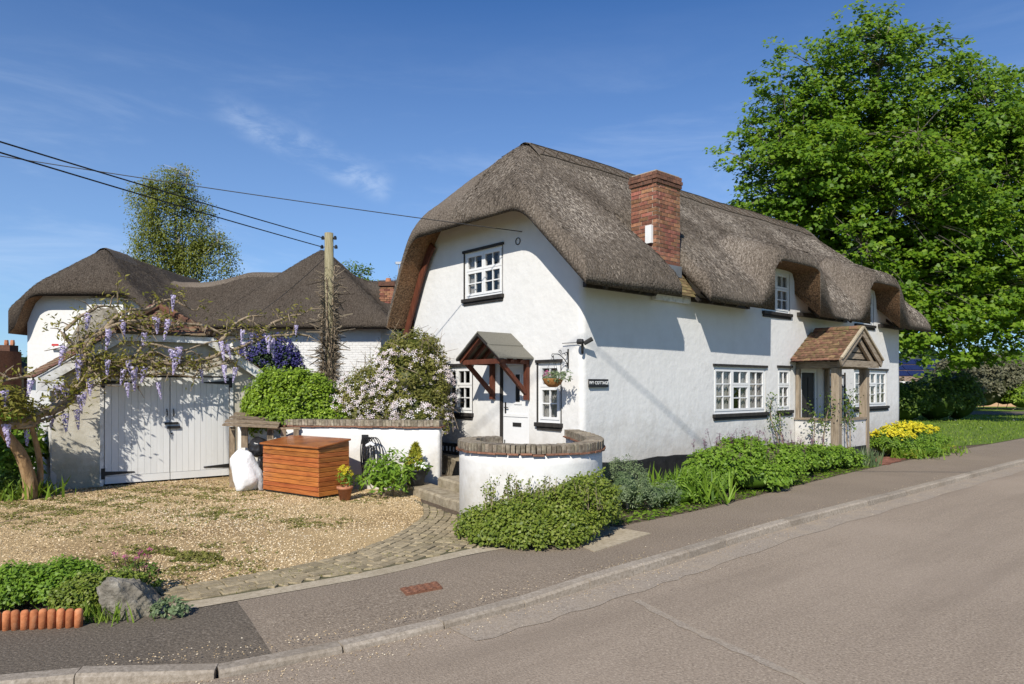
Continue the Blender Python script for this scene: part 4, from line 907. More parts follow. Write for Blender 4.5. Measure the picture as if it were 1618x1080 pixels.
def basket():
    v = .36
    b = empty('wall_bracket', uv(0,v,2.36), HA, 'black scrolled iron wall bracket holding the hanging basket', 'bracket')
    MB().box((-.02,-.012,-.02),(-.005,.012,.36)).build('back_bar', 'iron', b)
    def spiral(cx, cz, r0, t0, t1, n=14): return [(cx+r0*(1-.7*i/n)*math.cos(t0+(t1-t0)*i/n), 0, cz+r0*(1-.7*i/n)*math.sin(t0+(t1-t0)*i/n)) for i in range(n+1)]
    MB().tube(catmull([(-.02,0,.06),(-.12,0,.16),(-.26,0,.245),(-.40,0,.25)],5),.009,5).build('arm', 'iron', b)
    for s in (spiral(-.42,.215,.04,1.4,6.8), spiral(-.24,.30,.045,-1.2,4.6), spiral(-.065,.27,.04,3.2,9), spiral(-.07,.04,.04,2,-4)): MB().tube(s,.007,5).build('scroll', 'iron', b)
    MB().tube([(-.02,0,.30),(-.2,0,.25)],.007,5).build('scroll', 'iron', b)
    k = empty('hanging_basket', uv(-.42,v,1.98), HA, 'woven hanging basket of small flowers on the wall bracket', 'hanging basket')
    MB().lathe([(.0,0),(.09,.012),(.16,.07),(.195,.15),(.20,.165),(.175,.165),(.15,.12),(.0,.11)],(0,0,0),22).build('bowl', 'basket', k, True)
    for a in (0,2.1,4.2): MB().tube([(.19*math.cos(a),.19*math.sin(a),.16),(0,0,.60)],.004,4).build('chain', 'iron', k)
    MB().lathe([(.0,.12),(.17,.15),(.1,.175),(0,.18)],(0,0,0),12).build('compost', 'soil', k)
    P, Nn, t = clumps([(0,0,.19,.17,.17,.10),(.02,-.20,.17,.10,.13,.10),(.03,-.33,.2,.07,.09,.12)], 55, .05, 9, zmin=-1, low=-.6); scatter('foliage', LEAF, P, Nn, rng.uniform(.03,.055,len(P)), 'leaf_grey', k, tint=t)
    P, Nn, t = clumps([(-.03,.10,.22,.1,.1,.08)], 12, .03, 3, zmin=-1); scatter('blossom', FLOWER, P, Nn, .045, 'petal_magenta', k)
    P, Nn, t = clumps([(.0,0,.22,.15,.15,.08)], 16, .03, 3, zmin=-1); scatter('blossom', FLOWER, P, Nn, .04, 'petal_white', k)
basket()
def wall_ring():
    V = [(-.012, .07*math.cos(t), .07*math.sin(t)) for t in np.linspace(0,6.2832,17)]
    o = MB().tube(V,.009,5,False).build('iron_ring', 'iron'); o.location = uv(0,1.82,5.02); o.rotation_euler = (0,0,HA); tagit(o, 'thin iron ring fixed to the gable under the thatch', 'ring')
wall_ring()

# ------------------------------------------------------------------ curved forecourt wall
def brick_mesh(name, a, b, mat):
    o = MB().box(a, b); me = bpy.data.meshes.new(name); me.from_pydata(o.V, [], o.F); me.materials.append(MATS[mat]); return me
CAPB = brick_mesh('cap_brick', (-.0285,-.140,0), (.0285,.140,.118), 'cap_brick'); CAPT = brick_mesh('creasing_tile', (-.08,-.165,-.012), (.08,.165,.012), 'cap_tile')
def garden_wall(root, path, z0, z1, th, mat='wall_white'):
    P = resample(catmull(path, 10), .05); tg = unit(np.gradient(P, axis=0)); nn = np.stack([-tg[:,1], tg[:,0]], 1); k = len(P); zs = np.linspace(z0, z1, 9); V = []; F = []
    for sd in (-1, 1):
        for i in range(k):
            for z in zs:
                q = np.array([P[i][0], P[i][1], z]); V.append((*(P[i]+nn[i]*sd*(th/2+.008*nz(q, 61, .6, 2))), z))
    m = len(zs); o = k*m
    for i in range(k-1):
        for j in range(m-1):
            a = i*m+j; F += [(a,a+m,a+m+1,a+1), (o+a+1,o+a+m+1,o+a+m,o+a)]
        F += [(i*m+m-1,(i+1)*m+m-1,o+(i+1)*m+m-1,o+i*m+m-1)]
    for j in range(m-1): F += [(j+1,o+j+1,o+j,j),((k-1)*m+j,o+(k-1)*m+j,o+(k-1)*m+j+1,(k-1)*m+j+1)]
    mesh_obj('rendered_wall', V, F, mat, root, True)
    s = np.r_[0, np.cumsum(np.linalg.norm(np.diff(P, axis=0), axis=1))]
    def pa(t): i = int(np.clip(np.searchsorted(s, t), 0, k-1)); return np.array([np.interp(t, s, P[:,0]), np.interp(t, s, P[:,1])]), math.atan2(tg[i][1], tg[i][0])
    t = .02
    while t < s[-1]: p, a = pa(t); link('creasing_tile', CAPT, root, (p[0],p[1],z1+.014+random.gauss(0,.004)), (random.gauss(0,.03),random.gauss(0,.02),a+random.gauss(0,.03))); t += .152
    t = .02
    while t < s[-1]-.02:
        p, a = pa(t); link('cap_brick', CAPB, root, (p[0],p[1],z1+.028+random.gauss(0,.002)), (random.gauss(0,.01),random.gauss(0,.015),a+random.gauss(0,.012)), (1,random.uniform(.97,1.02),random.uniform(.96,1.03))); t += .0625
w1 = empty('curved_garden_wall', (0,0,0), label='curved white forecourt wall with brick-on-edge capping in front of the stable door', cat='wall')
garden_wall(w1, [(-.22,11.32),(-.55,11.14),(-.70,10.78),(-.50,10.14),(.08,9.74),(.68,9.77),(1.12,10.2),(1.30,10.95),(1.26,12.0),(1.12,13.05)], -.05, 1.04, .23)
w2 = empty('straight_garden_wall', (0,0,0), label='straight white garden wall with brick capping behind the wooden storage box', cat='wall')
garden_wall(w2, [(-1.38,13.45),(-2.6,13.62),(-4.2,13.95),(-5.6,14.4)], -.05, 1.20, .23)
def steps():
    r = empty('stone_steps', (0,0,0), label='worn stone steps between the two white garden walls', cat='steps')
    a, b = np.array((-.78,10.98)), np.array((-2.02,13.12)); d = unit(b-a); n = np.array([d[1],-d[0]]);  n = n if n[1] > 0 else -n
    def slab(name, o0, o1, z0, z1, e0=0, e1=0):
        P = resample(np.array([a+d*e0, b+d*e1]), .12); k = len(P); V = []; F = []
        for i, p in enumerate(P):
            w = .02*nz(np.array([*p, z1]), 71, 1.3, 2); c = .012*nz(np.array([*p, z1+3]), 72, 1.1, 2)
            q0 = p+n*(o0+w); q1 = p+n*o1
            V += [(*q0,z0),(*q0,z1-.03+c),(*(q0+n*.03),z1+c),(*q1,z1+c*.5),(*q1,z0)]
        for i in range(k-1):
            for j in range(4): u_ = 5*i+j; F.append((u_,u_+1,u_+6,u_+5))
        F += [(0,1,2,3,4),(5*k-1,5*k-2,5*k-3,5*k-4,5*k-5)]
        mesh_obj(name, V, F, 'step_stone', r)
    slab('step', 0, .44, -.03, .165); slab('step', .43, 1.2, -.03, .33, .0, -.55)
    MB().prism([tuple(x) for x in (a+n*1.19+d*-.1, b+n*1.19+d*-.4, uv(-.02,4.6)[:2], uv(-.02,.2)[:2], np.array((1.1,11.2)), np.array((.9,10.3)), np.array((.1,9.95)))], -.03, .42).build('landing', 'step_stone', r)
steps()
def plinth_vent():
    T_ = lambda x: H(-.03, x, 0)
    r = empty('foot_trim', uv(-.03,4.0,.42), HA, 'low black openwork strip at the foot of the gable beyond the steps', 'trim')
    MB().box((-.02,-1.3,0),(.0,1.2,.26)).build('board', 'black_paint', r)
    for i in range(18): x = -1.2+.135*i; MB().box((-.028,x-.022,.07),(-.018,x+.022,.18)).build('slot', 'white_worn', r)
plinth_vent()
def side_gate():
    r = empty('side_gate', (-2.05,16.35,.3), R(-8), 'dark timber side gate between the flowering shrub and the gable', 'gate')
    for i in range(7): MB().box((-.9+.19*i,0,0),(-.9+.19*i+.18,.03,2.0)).build('plank', 'black_wood', r)
    for z in (.2,1.05,1.8): MB().box((-.9,-.03,z),(.42,-.002,z+.1)).build('rail', 'black_paint', r)
side_gate()

# ------------------------------------------------------------------ garage
GA = R(38); GO = np.array((-8.86,13.40)); GX = np.array((math.cos(GA),math.sin(GA))); GYv = np.array((-math.sin(GA),math.cos(GA)))
def gw(x, y, z=0.): p = GO+GX*x+GYv*y; return np.array([p[0],p[1],z])
gar = empty('garage', (GO[0],GO[1],0), GA, 'small old garage with white plank doors and hipped clay tile roof', 'garage')
def garage():
    W, D = 3.95, 5.2; c = W/2; ez, az = 2.22, 3.72; ov = .24; hz = 3.12; k = (az-ez)/(c+ov)
    roofz = lambda x: ez+k*(x+ov) if x < c else ez+k*(W+ov-x)
    # front wall around the doors
    xs = sorted(set(list(np.linspace(0,.86,5))+list(np.linspace(3.31,W,5))+list(np.linspace(.86,3.31,9)))); V = []; F = []
    def col_(x, zl):
        i0 = len(V)
        for z in zl: V.append((x, .012*float(nz(np.array([x,0.,z]),81,.8,2)), z))
        return i0
    for a, b in zip(xs[:-1], xs[1:]):
        mid = (a+b)/2; z0 = 2.24 if .86 < mid < 3.31 else -.03
        ta, tb = min(roofz(a)-.03,hz+.02), min(roofz(b)-.03,hz+.02); i = col_(a, np.linspace(z0,ta,9)); j = col_(b, np.linspace(z0,tb,9))
        for q in range(8): F.append((i+q,j+q,j+q+1,i+q+1))
    mesh_obj('front_wall', V, F, 'plaster_dirty', gar, True)
    MB().box((-.02,.01,-.03),(.12,D,2.16)).box((W-.12,.01,-.03),(W+.02,D,2.16)).build('side_wall', 'render_white', gar)
    MB().add([(0,D,-.03),(W,D,-.03),(W,D,ez),(c,D,az-.1),(0,D,ez)],[(0,4,3,2,1)]).build('back_wall', 'plaster_dirty', gar)
    # roof boarding: two slopes and the half hip
    hy = (az-hz)/1.0; xl, xr = -ov+(hz-ez)/k, W+ov-(hz-ez)/k; f = -.22
    MB().add([(-ov,f,ez-.05),(xl,f,hz-.05),(c,hy,az-.05),(c,D,az-.05),(-ov,D,ez-.05)],[(0,1,2,3,4)]).add([(W+ov,f,ez-.05),(W+ov,D,ez-.05),(c,D,az-.05),(c,hy,az-.05),(xr,f,hz-.05)],[(0,1,2,3,4)]).add([(xl,f-.02,hz-.05),(xr,f-.02,hz-.05),(c,hy,az-.05)],[(0,1,2)]).build('roof_boarding', 'black_wood', gar)
    me = tile_mesh('roof_tile', .165, .25, .013, 'roof_tile'); ang = math.atan(k); far = MB(); SL = math.hypot(c+ov, az-ez); rows = 15
    tv = [v.co.copy() for v in me.vertices]; tf = [tuple(p.vertices) for p in me.polygons]
    for s in (-1, 1):
        for i in range(rows):
            t = (i+.3)/rows; x = (-ov+t*(c+ov)) if s < 0 else (W+ov-t*(c+ov)); z = ez+(az-ez)*t
            ymin = f if z < hz else f+(z-hz)*(hy-f)/(az-hz)
            for j in range(31):
                y = f+.09+.168*j+(.08 if i % 2 else 0)
                if y < ymin+.05 or y > D: continue
                rm = Matrix.Rotation(random.gauss(0,.02),4,'Z') @ Matrix.Rotation(s*(ang-.06+random.gauss(0,.015)),4,'Y') @ Matrix.Rotation(R(90)*(-s),4,'Z')
                if j < 8: o = link('roof_tile', me, gar, (x, y, z+random.gauss(0,.004))); o.rotation_euler = rm.to_euler()
                else: M_ = Matrix.Translation((x,y,z)) @ rm; far.add([M_ @ v for v in tv], tf)
    far.build('roof_tiles_rear', 'roof_tile', gar)['kind'] = 'stuff'
    ha = math.atan2(az-hz, hy-f)
    for i in range(6):
        t = (i+.25)/6; y = f+(hy-f)*t; z = hz+(az-hz)*t; a, b = xl+(c-xl)*t, xr+(c-xr)*t; n = max(1, int((b-a)/.168))
        for j in range(n+1):
            x = a+.02+.168*j+(.06 if i % 2 else 0)
            if x > b: continue
            link('hip_tile', me, gar, (x, y, z+random.gauss(0,.004)), (ha-.06+random.gauss(0,.02), random.gauss(0,.02), random.gauss(0,.03)))
    for (p, q) in (((xl,f,hz),(c,hy,az)),((xr,f,hz),(c,hy,az)),((c,hy,az),(c,D,az))):
        p, q = Vector(p), Vector(q); n = max(2, int((q-p).length/.3))
        for i in range(n): a, b = p.lerp(q,i/n), p.lerp(q,(i+1.1)/n); MB().tube([a+Vector((0,0,.02)),b+Vector((0,0,.03))],[.075,.085],8).build('ridge_tile', 'roof_tile', gar)
    # boards under the tiles
    for s, x0, x1 in ((-1,-ov,xl),(1,W+ov,xr)):
        MB().bar((x0,f+.03,ez-.15),(x1,f+.03,hz-.15),.03,.20,up=(0,0,1)).build('bargeboard', 'white_worn', gar)
    MB().box((xl-.1,f+.01,hz-.20),(xr+.1,f+.05,hz-.065)).build('fascia', 'white_worn', gar)
    MB().box((-.25,f+.02,ez-.30),(.18,.02,ez-.08)).build('eave_box', 'white_board', gar); MB().box((W-.18,f+.02,ez-.30),(W+.25,.02,ez-.08)).build('eave_box', 'white_board', gar)
    # doors of upright planks
    fr = MB().box((.80,-.03,0),(.87,.09,2.22)).box((3.30,-.03,0),(3.37,.09,2.22)).box((.80,-.04,2.222),(3.37,.09,2.30)).build('door_frame', 'white_worn', gar)
    for s, a, b in ((0,.885,2.08),(1,2.095,3.285)):
        dr = MB().box((a,.02,.05),(b,.045,2.19)).build('garage_door', 'white_board', gar)
        n = 10
        for i in range(n):
            x0, x1 = a+(b-a)*i/n, a+(b-a)*(i+1)/n; dz = random.gauss(0,.002)
            bevel(MB().box((x0+.0015,-.012+dz,.19),(x1-.0015,.02,2.185)).build('plank', 'white_board', dr), .003)
        MB().box((a,-.018,.04),(b,.02,.185)).build('weatherboard', 'white_board', dr)
        hx = a-.03 if not s else b+.03
        for z in (.25,2.08):
            sgn = 1 if not s else -1; MB().add([(hx,-.026,z-.045),(hx,-.026,z+.045),(hx+sgn*.56,-.026,z+.012),(hx+sgn*.56,-.026,z-.012),(hx,-.014,z-.045),(hx,-.014,z+.045),(hx+sgn*.56,-.014,z+.012),(hx+sgn*.56,-.014,z-.012)],[(0,1,2,3),(7,6,5,4),(0,4,5,1),(1,5,6,2),(2,6,7,3),(3,7,4,0)]).build('strap_hinge', 'iron', dr)
            MB().box((hx-.035,-.035,z-.11),(hx+.035,-.016,z+.11)).build('hinge_plate', 'iron', dr)
    MB().tube([(2.02,-.02,1.52),(2.02,-.06,1.48),(2.02,-.06,1.40),(2.02,-.02,1.37)],.012,5).build('pull_handle', 'iron', gar); MB().tube([(2.15,-.02,1.52),(2.15,-.06,1.48),(2.15,-.06,1.40),(2.15,-.02,1.37)],.012,5).build('pull_handle', 'iron', gar)
    MB().box((1.98,-.04,1.20),(2.24,-.014,1.245)).box((2.03,-.05,1.11),(2.28,-.014,1.165)).box((2.1,-.035,.99),(2.13,-.014,1.02)).build('bolt', 'iron', gar)
    MB().box((3.9,-.03,0),(3.98,.0,1.9)).build('downpipe', 'white_worn', gar)
garage()

# ------------------------------------------------------------------ wisteria over the garage
def wisteria():
    def sh(p): p = np.array(p, float); t = np.clip((.25-p[...,0])/.6, 0, 1); p[...,0] -= .12*t; p[...,1] -= .52*t; return p
    r = empty('wisteria', (GO[0],GO[1],0), GA, 'old wisteria with lilac racemes trained across the garage front', 'wisteria')
    tr = MB(); tr.tube(sh(catmull([(-.30,-.55,-.05),(-.30,-.55,.35),(-.42,-.58,.8),(-.62,-.62,1.15),(-.78,-.66,1.45)],5)), [.125-.003*i for i in range(21)], 9)
    tr.tube(sh(catmull([(-.20,-.52,-.05),(-.16,-.53,.5),(-.22,-.56,1.0),(-.30,-.6,1.35)],5)), [.06-.0015*i for i in range(16)], 8); tr.build('trunk', 'trunk_warm', r, True)
    arms = [[(-.72,-.64,1.35),(-.2,-.6,1.45),(.25,-.5,1.75),(.55,-.45,2.25),(.9,-.42,2.45),(1.7,-.4,2.42),(2.6,-.38,2.55),(3.4,-.36,2.85),(4.4,-.3,3.2),(5.1,-.2,3.15)],
            [(-.30,-.6,1.3),(.1,-.52,1.7),(.4,-.45,2.1),(.55,-.42,2.7),(.75,-.42,3.05),(1.2,-.42,3.25),(1.9,-.42,3.3)],
            [(.55,-.45,2.3),(1.1,-.42,2.38),(2.0,-.42,2.50),(2.9,-.4,2.40),(3.3,-.36,2.62)],
            [(.8,-.42,2.45),(1.3,-.4,2.62),(1.7,-.4,2.85),(2.3,-.4,2.75),(3.0,-.36,3.0),(3.8,-.36,3.05)],
            [(.5,-.42,2.6),(.2,-.4,3.0),(.6,-.35,3.5),(1.1,-.25,3.6)],[(3.0,-.36,3.0),(3.4,-.3,3.4),(3.9,-.3,3.6)],[(3.8,-.35,3.1),(4.3,-.3,3.5),(4.9,-.25,3.7)],
            [(-.78,-.66,1.4),(-1.1,-.7,1.7),(-1.5,-.75,1.8),(-2.0,-.8,1.75)],[(-.7,-.64,1.4),(-.9,-.66,1.8),(-.7,-.66,2.1),(-.3,-.6,2.15)],[(-.6,-.64,1.35),(-.2,-.62,1.30),(.15,-.6,1.55)],[(1.0,-.42,2.4),(1.4,-.5,2.2),(2.0,-.5,2.25),(2.6,-.45,2.2)]]
    pts = []; R_ = random.Random(9)
    for k in range(9):
        x0 = R_.uniform(.5,1.4); ln = R_.uniform(1.2,2.4); z0 = R_.uniform(2.3,2.62); arms.append([(x0+ln*t, -.42+R_.uniform(-.06,.08), z0+R_.uniform(-.10,.10)+.25*t*R_.random()) for t in (0,.2,.4,.6,.8,1)])
    arms += [[(.75,-.42,3.05),(1.1,-.3,3.4),(1.6,-.1,3.62),(2.1,.05,3.8),(2.6,-.1,3.6)],[(1.2,-.42,3.25),(1.7,-.35,3.15),(2.3,-.32,3.3),(3.0,-.3,3.2),(3.5,-.25,3.0)],[(.4,-.42,2.5),(.5,-.35,2.9),(.9,-.32,3.2),(1.3,-.3,3.35),(1.9,-.28,3.42)]]
    for k in range(4): arms.append([(.3+R_.uniform(-.1,.1),-.5,1.75),(.5+R_.uniform(-.1,.1),-.46,2.15),(.75+R_.uniform(-.1,.1),-.44,2.4+R_.uniform(-.1,.1)),(1.3,-.42,2.45+R_.uniform(-.15,.15))])
    for a in arms:
        C = sh(catmull(a, 6)); C = C+.045*np.stack([nz(C,91+i,1.3,2) for i in range(3)],-1); n = len(C); r0 = .085 if a in (arms[0],arms[1]) else (.05 if len(a) != 6 else .034)
        MB().tube(C, [r0*(1-.75*i/n) for i in range(n)], 7).build('branch', 'vine_wood', r, True); pts += [C[i] for i in range(0, n, 2 if len(a) != 6 else 8)]
        for i in range(2, n if len(a) != 6 else 0, 2):      # side shoots
            p = C[i]; d = np.array([R_.gauss(0,.22), R_.gauss(-.06,.10), R_.gauss(.02,.20)]); q = p+d*.6+np.array([0,0,.06]); e = p+d*1.3+np.array([0,0,R_.uniform(-.12,.08)])
            MB().tube([p,q,e],[.016,.012,.006],4).build('shoot', 'vine_wood', r); pts += [q, e]
    pts = np.array(pts); P = []; Nn = []; t = []
    crown = [(-1.5,-.75,1.75,.95,.55,.38),(-.75,-.75,1.62,.45,.40,.36),(-1.9,-.75,1.5,.7,.4,.3)]
    crown = [(*sh(e[:3]), *e[3:]) for e in crown]; a, b, c = clumps(crown, 270, .16, 18, shell=(.5,1.)); P.append(a); Nn.append(b); t.append(c)
    sel = pts[rng.random(len(pts)) < .5]; 
    for p in sel:
        n = rng.integers(7,16); P.append(p+rng.normal(0,.085,(n,3))+np.array([0,-.04,.04])); Nn.append(unit(rng.normal(size=(n,3))*.6+np.array([0,-.5,.7]))); t.append(rng.random(n))
    P = np.concatenate(P); Nn = np.concatenate(Nn); t = np.concatenate(t); scatter('foliage', LANCE, P, Nn, rng.uniform(.07,.13,len(P)), 'leaf_wisteria', r, tint=t)
    # one raceme, then copies
    rr = np.random.default_rng(5); n = 150; z = rr.random(n)**1.2; rad = .062*(1-z*.8); a = rr.random(n)*6.283
    base = scatter('raceme', PETAL, np.stack([rad*np.cos(a), rad*np.sin(a), -.36*z],-1), np.stack([np.cos(a),np.sin(a),.2+0*a],-1), .036*(1-.45*z), 'petal_lilac', r, r=rr); me = base.data
    spots = [p+np.array([0,-.08,-.05]) for p in pts[rng.choice(len(pts), 34, replace=False)]]+[sh(np.array([rng.uniform(-2.1,-.4), rng.uniform(-1.1,-.5), rng.uniform(1.35,2.1)])) for _ in range(34)]
    spots += [np.array(q) for q in ((.10,-.62,2.05),(.2,-.6,1.95),(.02,-.6,2.0),(.35,-.55,1.55),(-.05,-.62,1.45),(2.15,-.5,2.8),(2.0,-.5,2.75),(3.0,-.5,2.95),(3.1,-.5,2.9),(3.05,-.48,2.45),(3.3,-.45,2.4),(1.95,-.5,3.35))]
    for i, s in enumerate(spots):
        o = base if i == 0 else link('raceme', me, r); o.location = s; q = rng.uniform(.7,1.15); o.scale = (q,q,q*rng.uniform(.8,1.25)); o.rotation_euler = (rng.normal(0,.12), rng.normal(0,.12), rng.random()*6)
wisteria()

# ------------------------------------------------------------------ in front of the straight wall
def deck_box():
    c = np.array((-3.42,12.33)); dl = unit(np.array((-1.30,.94))); dr_ = np.array((-dl[1]*-1, -dl[0])) ; dr_ = np.array((dl[1],-dl[0])); dr_ = dr_ if dr_[1] > 0 else -dr_
    L, D, h = 1.60, .66, .90; a = math.atan2(-dl[1],-dl[0]); o = c+dl*L          # local x from the left corner towards the near corner
    r = empty('storage_box', (o[0],o[1],0), a, 'reddish brown slatted wooden storage box with sloping lid on the gravel', 'storage box')
    hb = h+.10; n = 10; sh = (h-.05)/n
    for i in range(n):
        z = .04+sh*i
        bevel(MB().box((0,-.022,z+.004),(L,0,z+sh-.004)).build('front_slat', 'box_wood', r), .006)
        for x0, x1 in ((L,L+.022),(-.022,0)): bevel(MB().box((x0,-.022,z+.004),(x1,D,z+sh-.004)).build('side_slat', 'box_wood', r), .006)
    for x0, x1 in ((L,L+.022),(-.022,0)): MB().add([(x0,-.02,h-.01),(x0,D,h-.01),(x0,D,hb-.012),(x1,-.02,h-.01),(x1,D,h-.01),(x1,D,hb-.012)],[(0,1,2),(5,4,3),(0,3,4,1),(1,4,5,2),(2,5,3,0)]).build('side_gusset', 'box_wood', r)
    MB().box((.004,.002,.02),(L-.004,D-.01,h-.02)).build('carcass', 'black_wood', r); MB().box((-.02,D-.01,.03),(L+.02,D+.012,hb-.02)).build('back_panel', 'box_wood', r)
    lid = MB().add([(-.06,-.07,h-.005),(L+.06,-.07,h-.005),(L+.06,D+.03,hb),(-.06,D+.03,hb),(-.06,-.07,h+.03),(L+.06,-.07,h+.03),(L+.06,D+.03,hb+.035),(-.06,D+.03,hb+.035)],[(0,3,2,1),(4,5,6,7),(0,1,5,4),(1,2,6,5),(2,3,7,6),(3,0,4,7)]).build('lid', 'box_wood', r); bevel(lid,.008)
    for x in (.05,L-.05):
        for y in (.05,D-.06): MB().box((x-.04,y-.04,-.02),(x+.04,y+.04,.03)).build('foot', 'black_wood', r)
deck_box()
def log_store():
    r = empty('wood_store', (-5.18,14.12,0), R(10), 'rough open wooden store with boarded roof between garage and storage box', 'store')
    for x, y in ((-.40,-.30),(.34,-.50),(-.40,.35),(.4,.3)): MB().box((x-.05,y-.05,0),(x+.05,y+.05,1.20 if y < 0 else 1.34)).build('post', 'rough_wood', r)
    for i in range(6):
        y0 = -.72+.2*i; z0 = 1.24+.028*i; MB().bar((-.50,y0+.1,z0+.03+.03*(i%2)),(.52,y0+.08,z0-.03+.03*(i%2)),.20,.022,up=(0,-.15,1)).build('roof_board', 'rough_wood', r)
    MB().box((.3,-.56,.86),(.92,-.50,.97)).box((.3,-.56,1.15),(.92,-.50,1.19)).build('rail', 'rough_wood', r)
    for x in (.36,.60,.84): MB().box((x-.05,-.55,.97),(x+.05,-.51,1.15)).build('slat', 'rough_wood', r)
    MB().box((-.2,-.5,.8),(-.08,-.44,1.2)).build('slat', 'rough_wood', r)
    MB().box((-.46,.36,.02),(.95,.40,1.15)).build('back_board', 'black_wood', r)
log_store()
def lump(name, c, rad, mat, seed, amp, label, cat, fr=.9, zmin=.005, group=None):
    V = ICO4[0].copy(); n = nz(V, seed, fr, 4); cr = np.abs(nz(V, seed+1, fr*1.3, 3)); V = V*(1+amp*n-amp*1.2*(.35-np.clip(cr,0,.35)))[:,None]*np.array(rad)+np.array(c); V[:,2] = np.maximum(V[:,2], zmin)
    o = mesh_obj(name, V, ICO4[1], mat, None, True); return tagit(o, label, cat, group)
def sack():
    V = ICO4[0].copy(); rr = np.random.default_rng(6); D = rdir(46, rr); off = rr.uniform(.74,.97,46); k = np.ones(len(V))*1.08
    for d, o in zip(D, off): k = np.minimum(k, o/np.maximum(V@d, 1e-3))
    V = V*(k*(1+.05*nz(V,3,1.3,3)-.10*np.abs(nz(V,6,.5,2))))[:,None]; V[:,0] *= .34-.07*np.clip(V[:,2],-1,1); V[:,1] *= .30-.05*np.clip(V[:,2],-1,1); V[:,2] = np.maximum(V[:,2]*.50+.38, .005)
    V[:,0] += .05*np.sin(V[:,2]*7); o = mesh_obj('plastic_sack', V, ICO4[1], 'plastic_white', None, True); o.location = (-5.14,13.42,0); tagit(o, 'big crumpled white plastic sack beside the garage doors', 'sack')
sack()
lump('bin_bag', (-5.00,13.72,.80), (.20,.20,.20), 'plastic_black', 8, .15, 'black bin bag behind the white sack in the wood store', 'bag', .9, zmin=.5)
lump('paint_rag', (-4.80,13.36,.14), (.07,.09,.20), 'rubble', 12, .2, 'grey patterned cloth bundle at the left end of the storage box', 'cloth', 1.2)
lump('dark_bag', (-4.86,13.5,.50), (.08,.10,.14), 'plastic_black', 15, .2, 'small black bag squeezed against the store post', 'bag', 1.2, zmin=.3)
def cable():
    r = empty('charging_cable', (-2.86,13.50,.72), R(-10), 'coiled black charging cable hung on the straight white wall', 'cable')
    MB().box((-.06,.0,.16),(.06,.12,.34)).build('wall_hook', 'rubber', r)
    for i in range(7):
        w = .07+.022*i; h = .62+.07*((i*3)%5); x = .0+.045*i; tt = np.linspace(0,6.2832,26)
        P = [(x+w*math.cos(t)*.8, -.06-.012*i, .30-h*.5+h*.5*math.sin(t)) for t in tt]; P = [(p[0], p[1], max(p[2],-.66)) for p in P]
        MB().tube(P,.010,6,False).build('coil', 'rubber', r)
    MB().tube([(.10,-.15,.14),(.20,-.17,.19),(.26,-.17,.15)],[.03,.04,.03],8).build('plug', 'plastic_white', r); MB().tube([(.25,-.17,.14),(.26,-.17,.02),(.25,-.15,-.2)],[.022,.018,.013],6).build('plug_tail', 'rubber', r)
cable()
def pots():
    p = g(545,790); r = empty('terracotta_pot', (p[0],p[1],0), 0, 'terracotta pot of yellow flowers beside the storage box', 'flower pot')
    MB().lathe([(0,0),(.085,0),(.125,.20),(.14,.20),(.145,.245),(.125,.245),(.115,.20),(0,.19)],(0,0,0),22).build('pot', 'terracotta', r, True)
    P, Nn, t = clumps([(0,0,.36,.10,.10,.14)], 34, .05, 8, zmin=.2); scatter('foliage', LANCE, P, Nn, .06, 'leaf_bright', r, tint=t)
    P, Nn, t = clumps([(0,0,.45,.14,.12,.16)], 26, .03, 3, zmin=.4, low=.0); scatter('blossom', FLOWER, P, Nn, .055, 'petal_yellow', r)
    q = (-1.80,12.96,.17); r = empty('conifer_pot', q, 0, 'dark grey pot with a golden dwarf conifer on the bottom step', 'plant pot')
    MB().lathe([(0,0),(.15,0),(.18,.13),(.19,.14),(.215,.27),(.23,.27),(.23,.295),(.205,.295),(.19,.24),(0,.23)],(0,0,0),24).build('pot', 'pot_grey', r, True)
    n = 1100; z = rng.random(n)**.8; a = rng.random(n)*6.283; rad = .19*(1-z)**.75*rng.uniform(.35,1.2,n); P = np.stack([rad*np.cos(a), rad*np.sin(a), .28+.46*z],-1)
    al = np.stack([np.cos(a)*.7,np.sin(a)*.7,.8*np.ones(n)],-1)+rng.normal(0,.3,(n,3)); scatter('conifer', LANCE, P, rdir(n)+np.stack([np.cos(a),np.sin(a),.4+0*a],-1), rng.uniform(.05,.10,n), 'leaf_gold', r, along=al)
    P, Nn, t = clumps([(0,0,.30,.23,.2,.08),(.1,-.08,.32,.12,.12,.08)], 36, .06, 7, zmin=.12); scatter('foliage', LEAF, P, Nn, rng.uniform(.06,.1,len(P)), 'leaf_bright', r, tint=t)
    P, Nn, t = clumps([(.1,-.1,.34,.12,.1,.08)], 12, .05, 5, zmin=.2); scatter('variegated_foliage', LEAF, P, Nn, .08, 'petal_white', r)
pots()
def plant(name, label, cat, ells, n, rc, per, size, tmpl, mat, k=.72, stem=True, group=None, up=.6, coremat=None, low=-.35, shell=(.8,1.)):
    c = np.array(ells)[:, :2].mean(0); r = empty(name, (c[0],c[1],0), 0, label, cat, group); E = [(e[0]-c[0],e[1]-c[1],*e[2:]) for e in ells]
    P, Nn, t = clumps(E, n, rc, per, up=up, low=low, shell=shell); scatter('foliage', tmpl, P, Nn, rng.uniform(size[0],size[1],len(P)), mat, r, tint=t)
    if k: core('inner_foliage', E, k, coremat or mat, r, len(ells)+int(abs(c[0])*10))
    if stem:
        mb = MB()
        for e in E[:4]: mb.tube([(e[0]*.6,e[1]*.6,-.05),(e[0]*.9,e[1]*.9,max(.1,e[2]*.7))],[.03,.015],5)
        mb.build('stem', 'vine_wood', r)
    return r, E

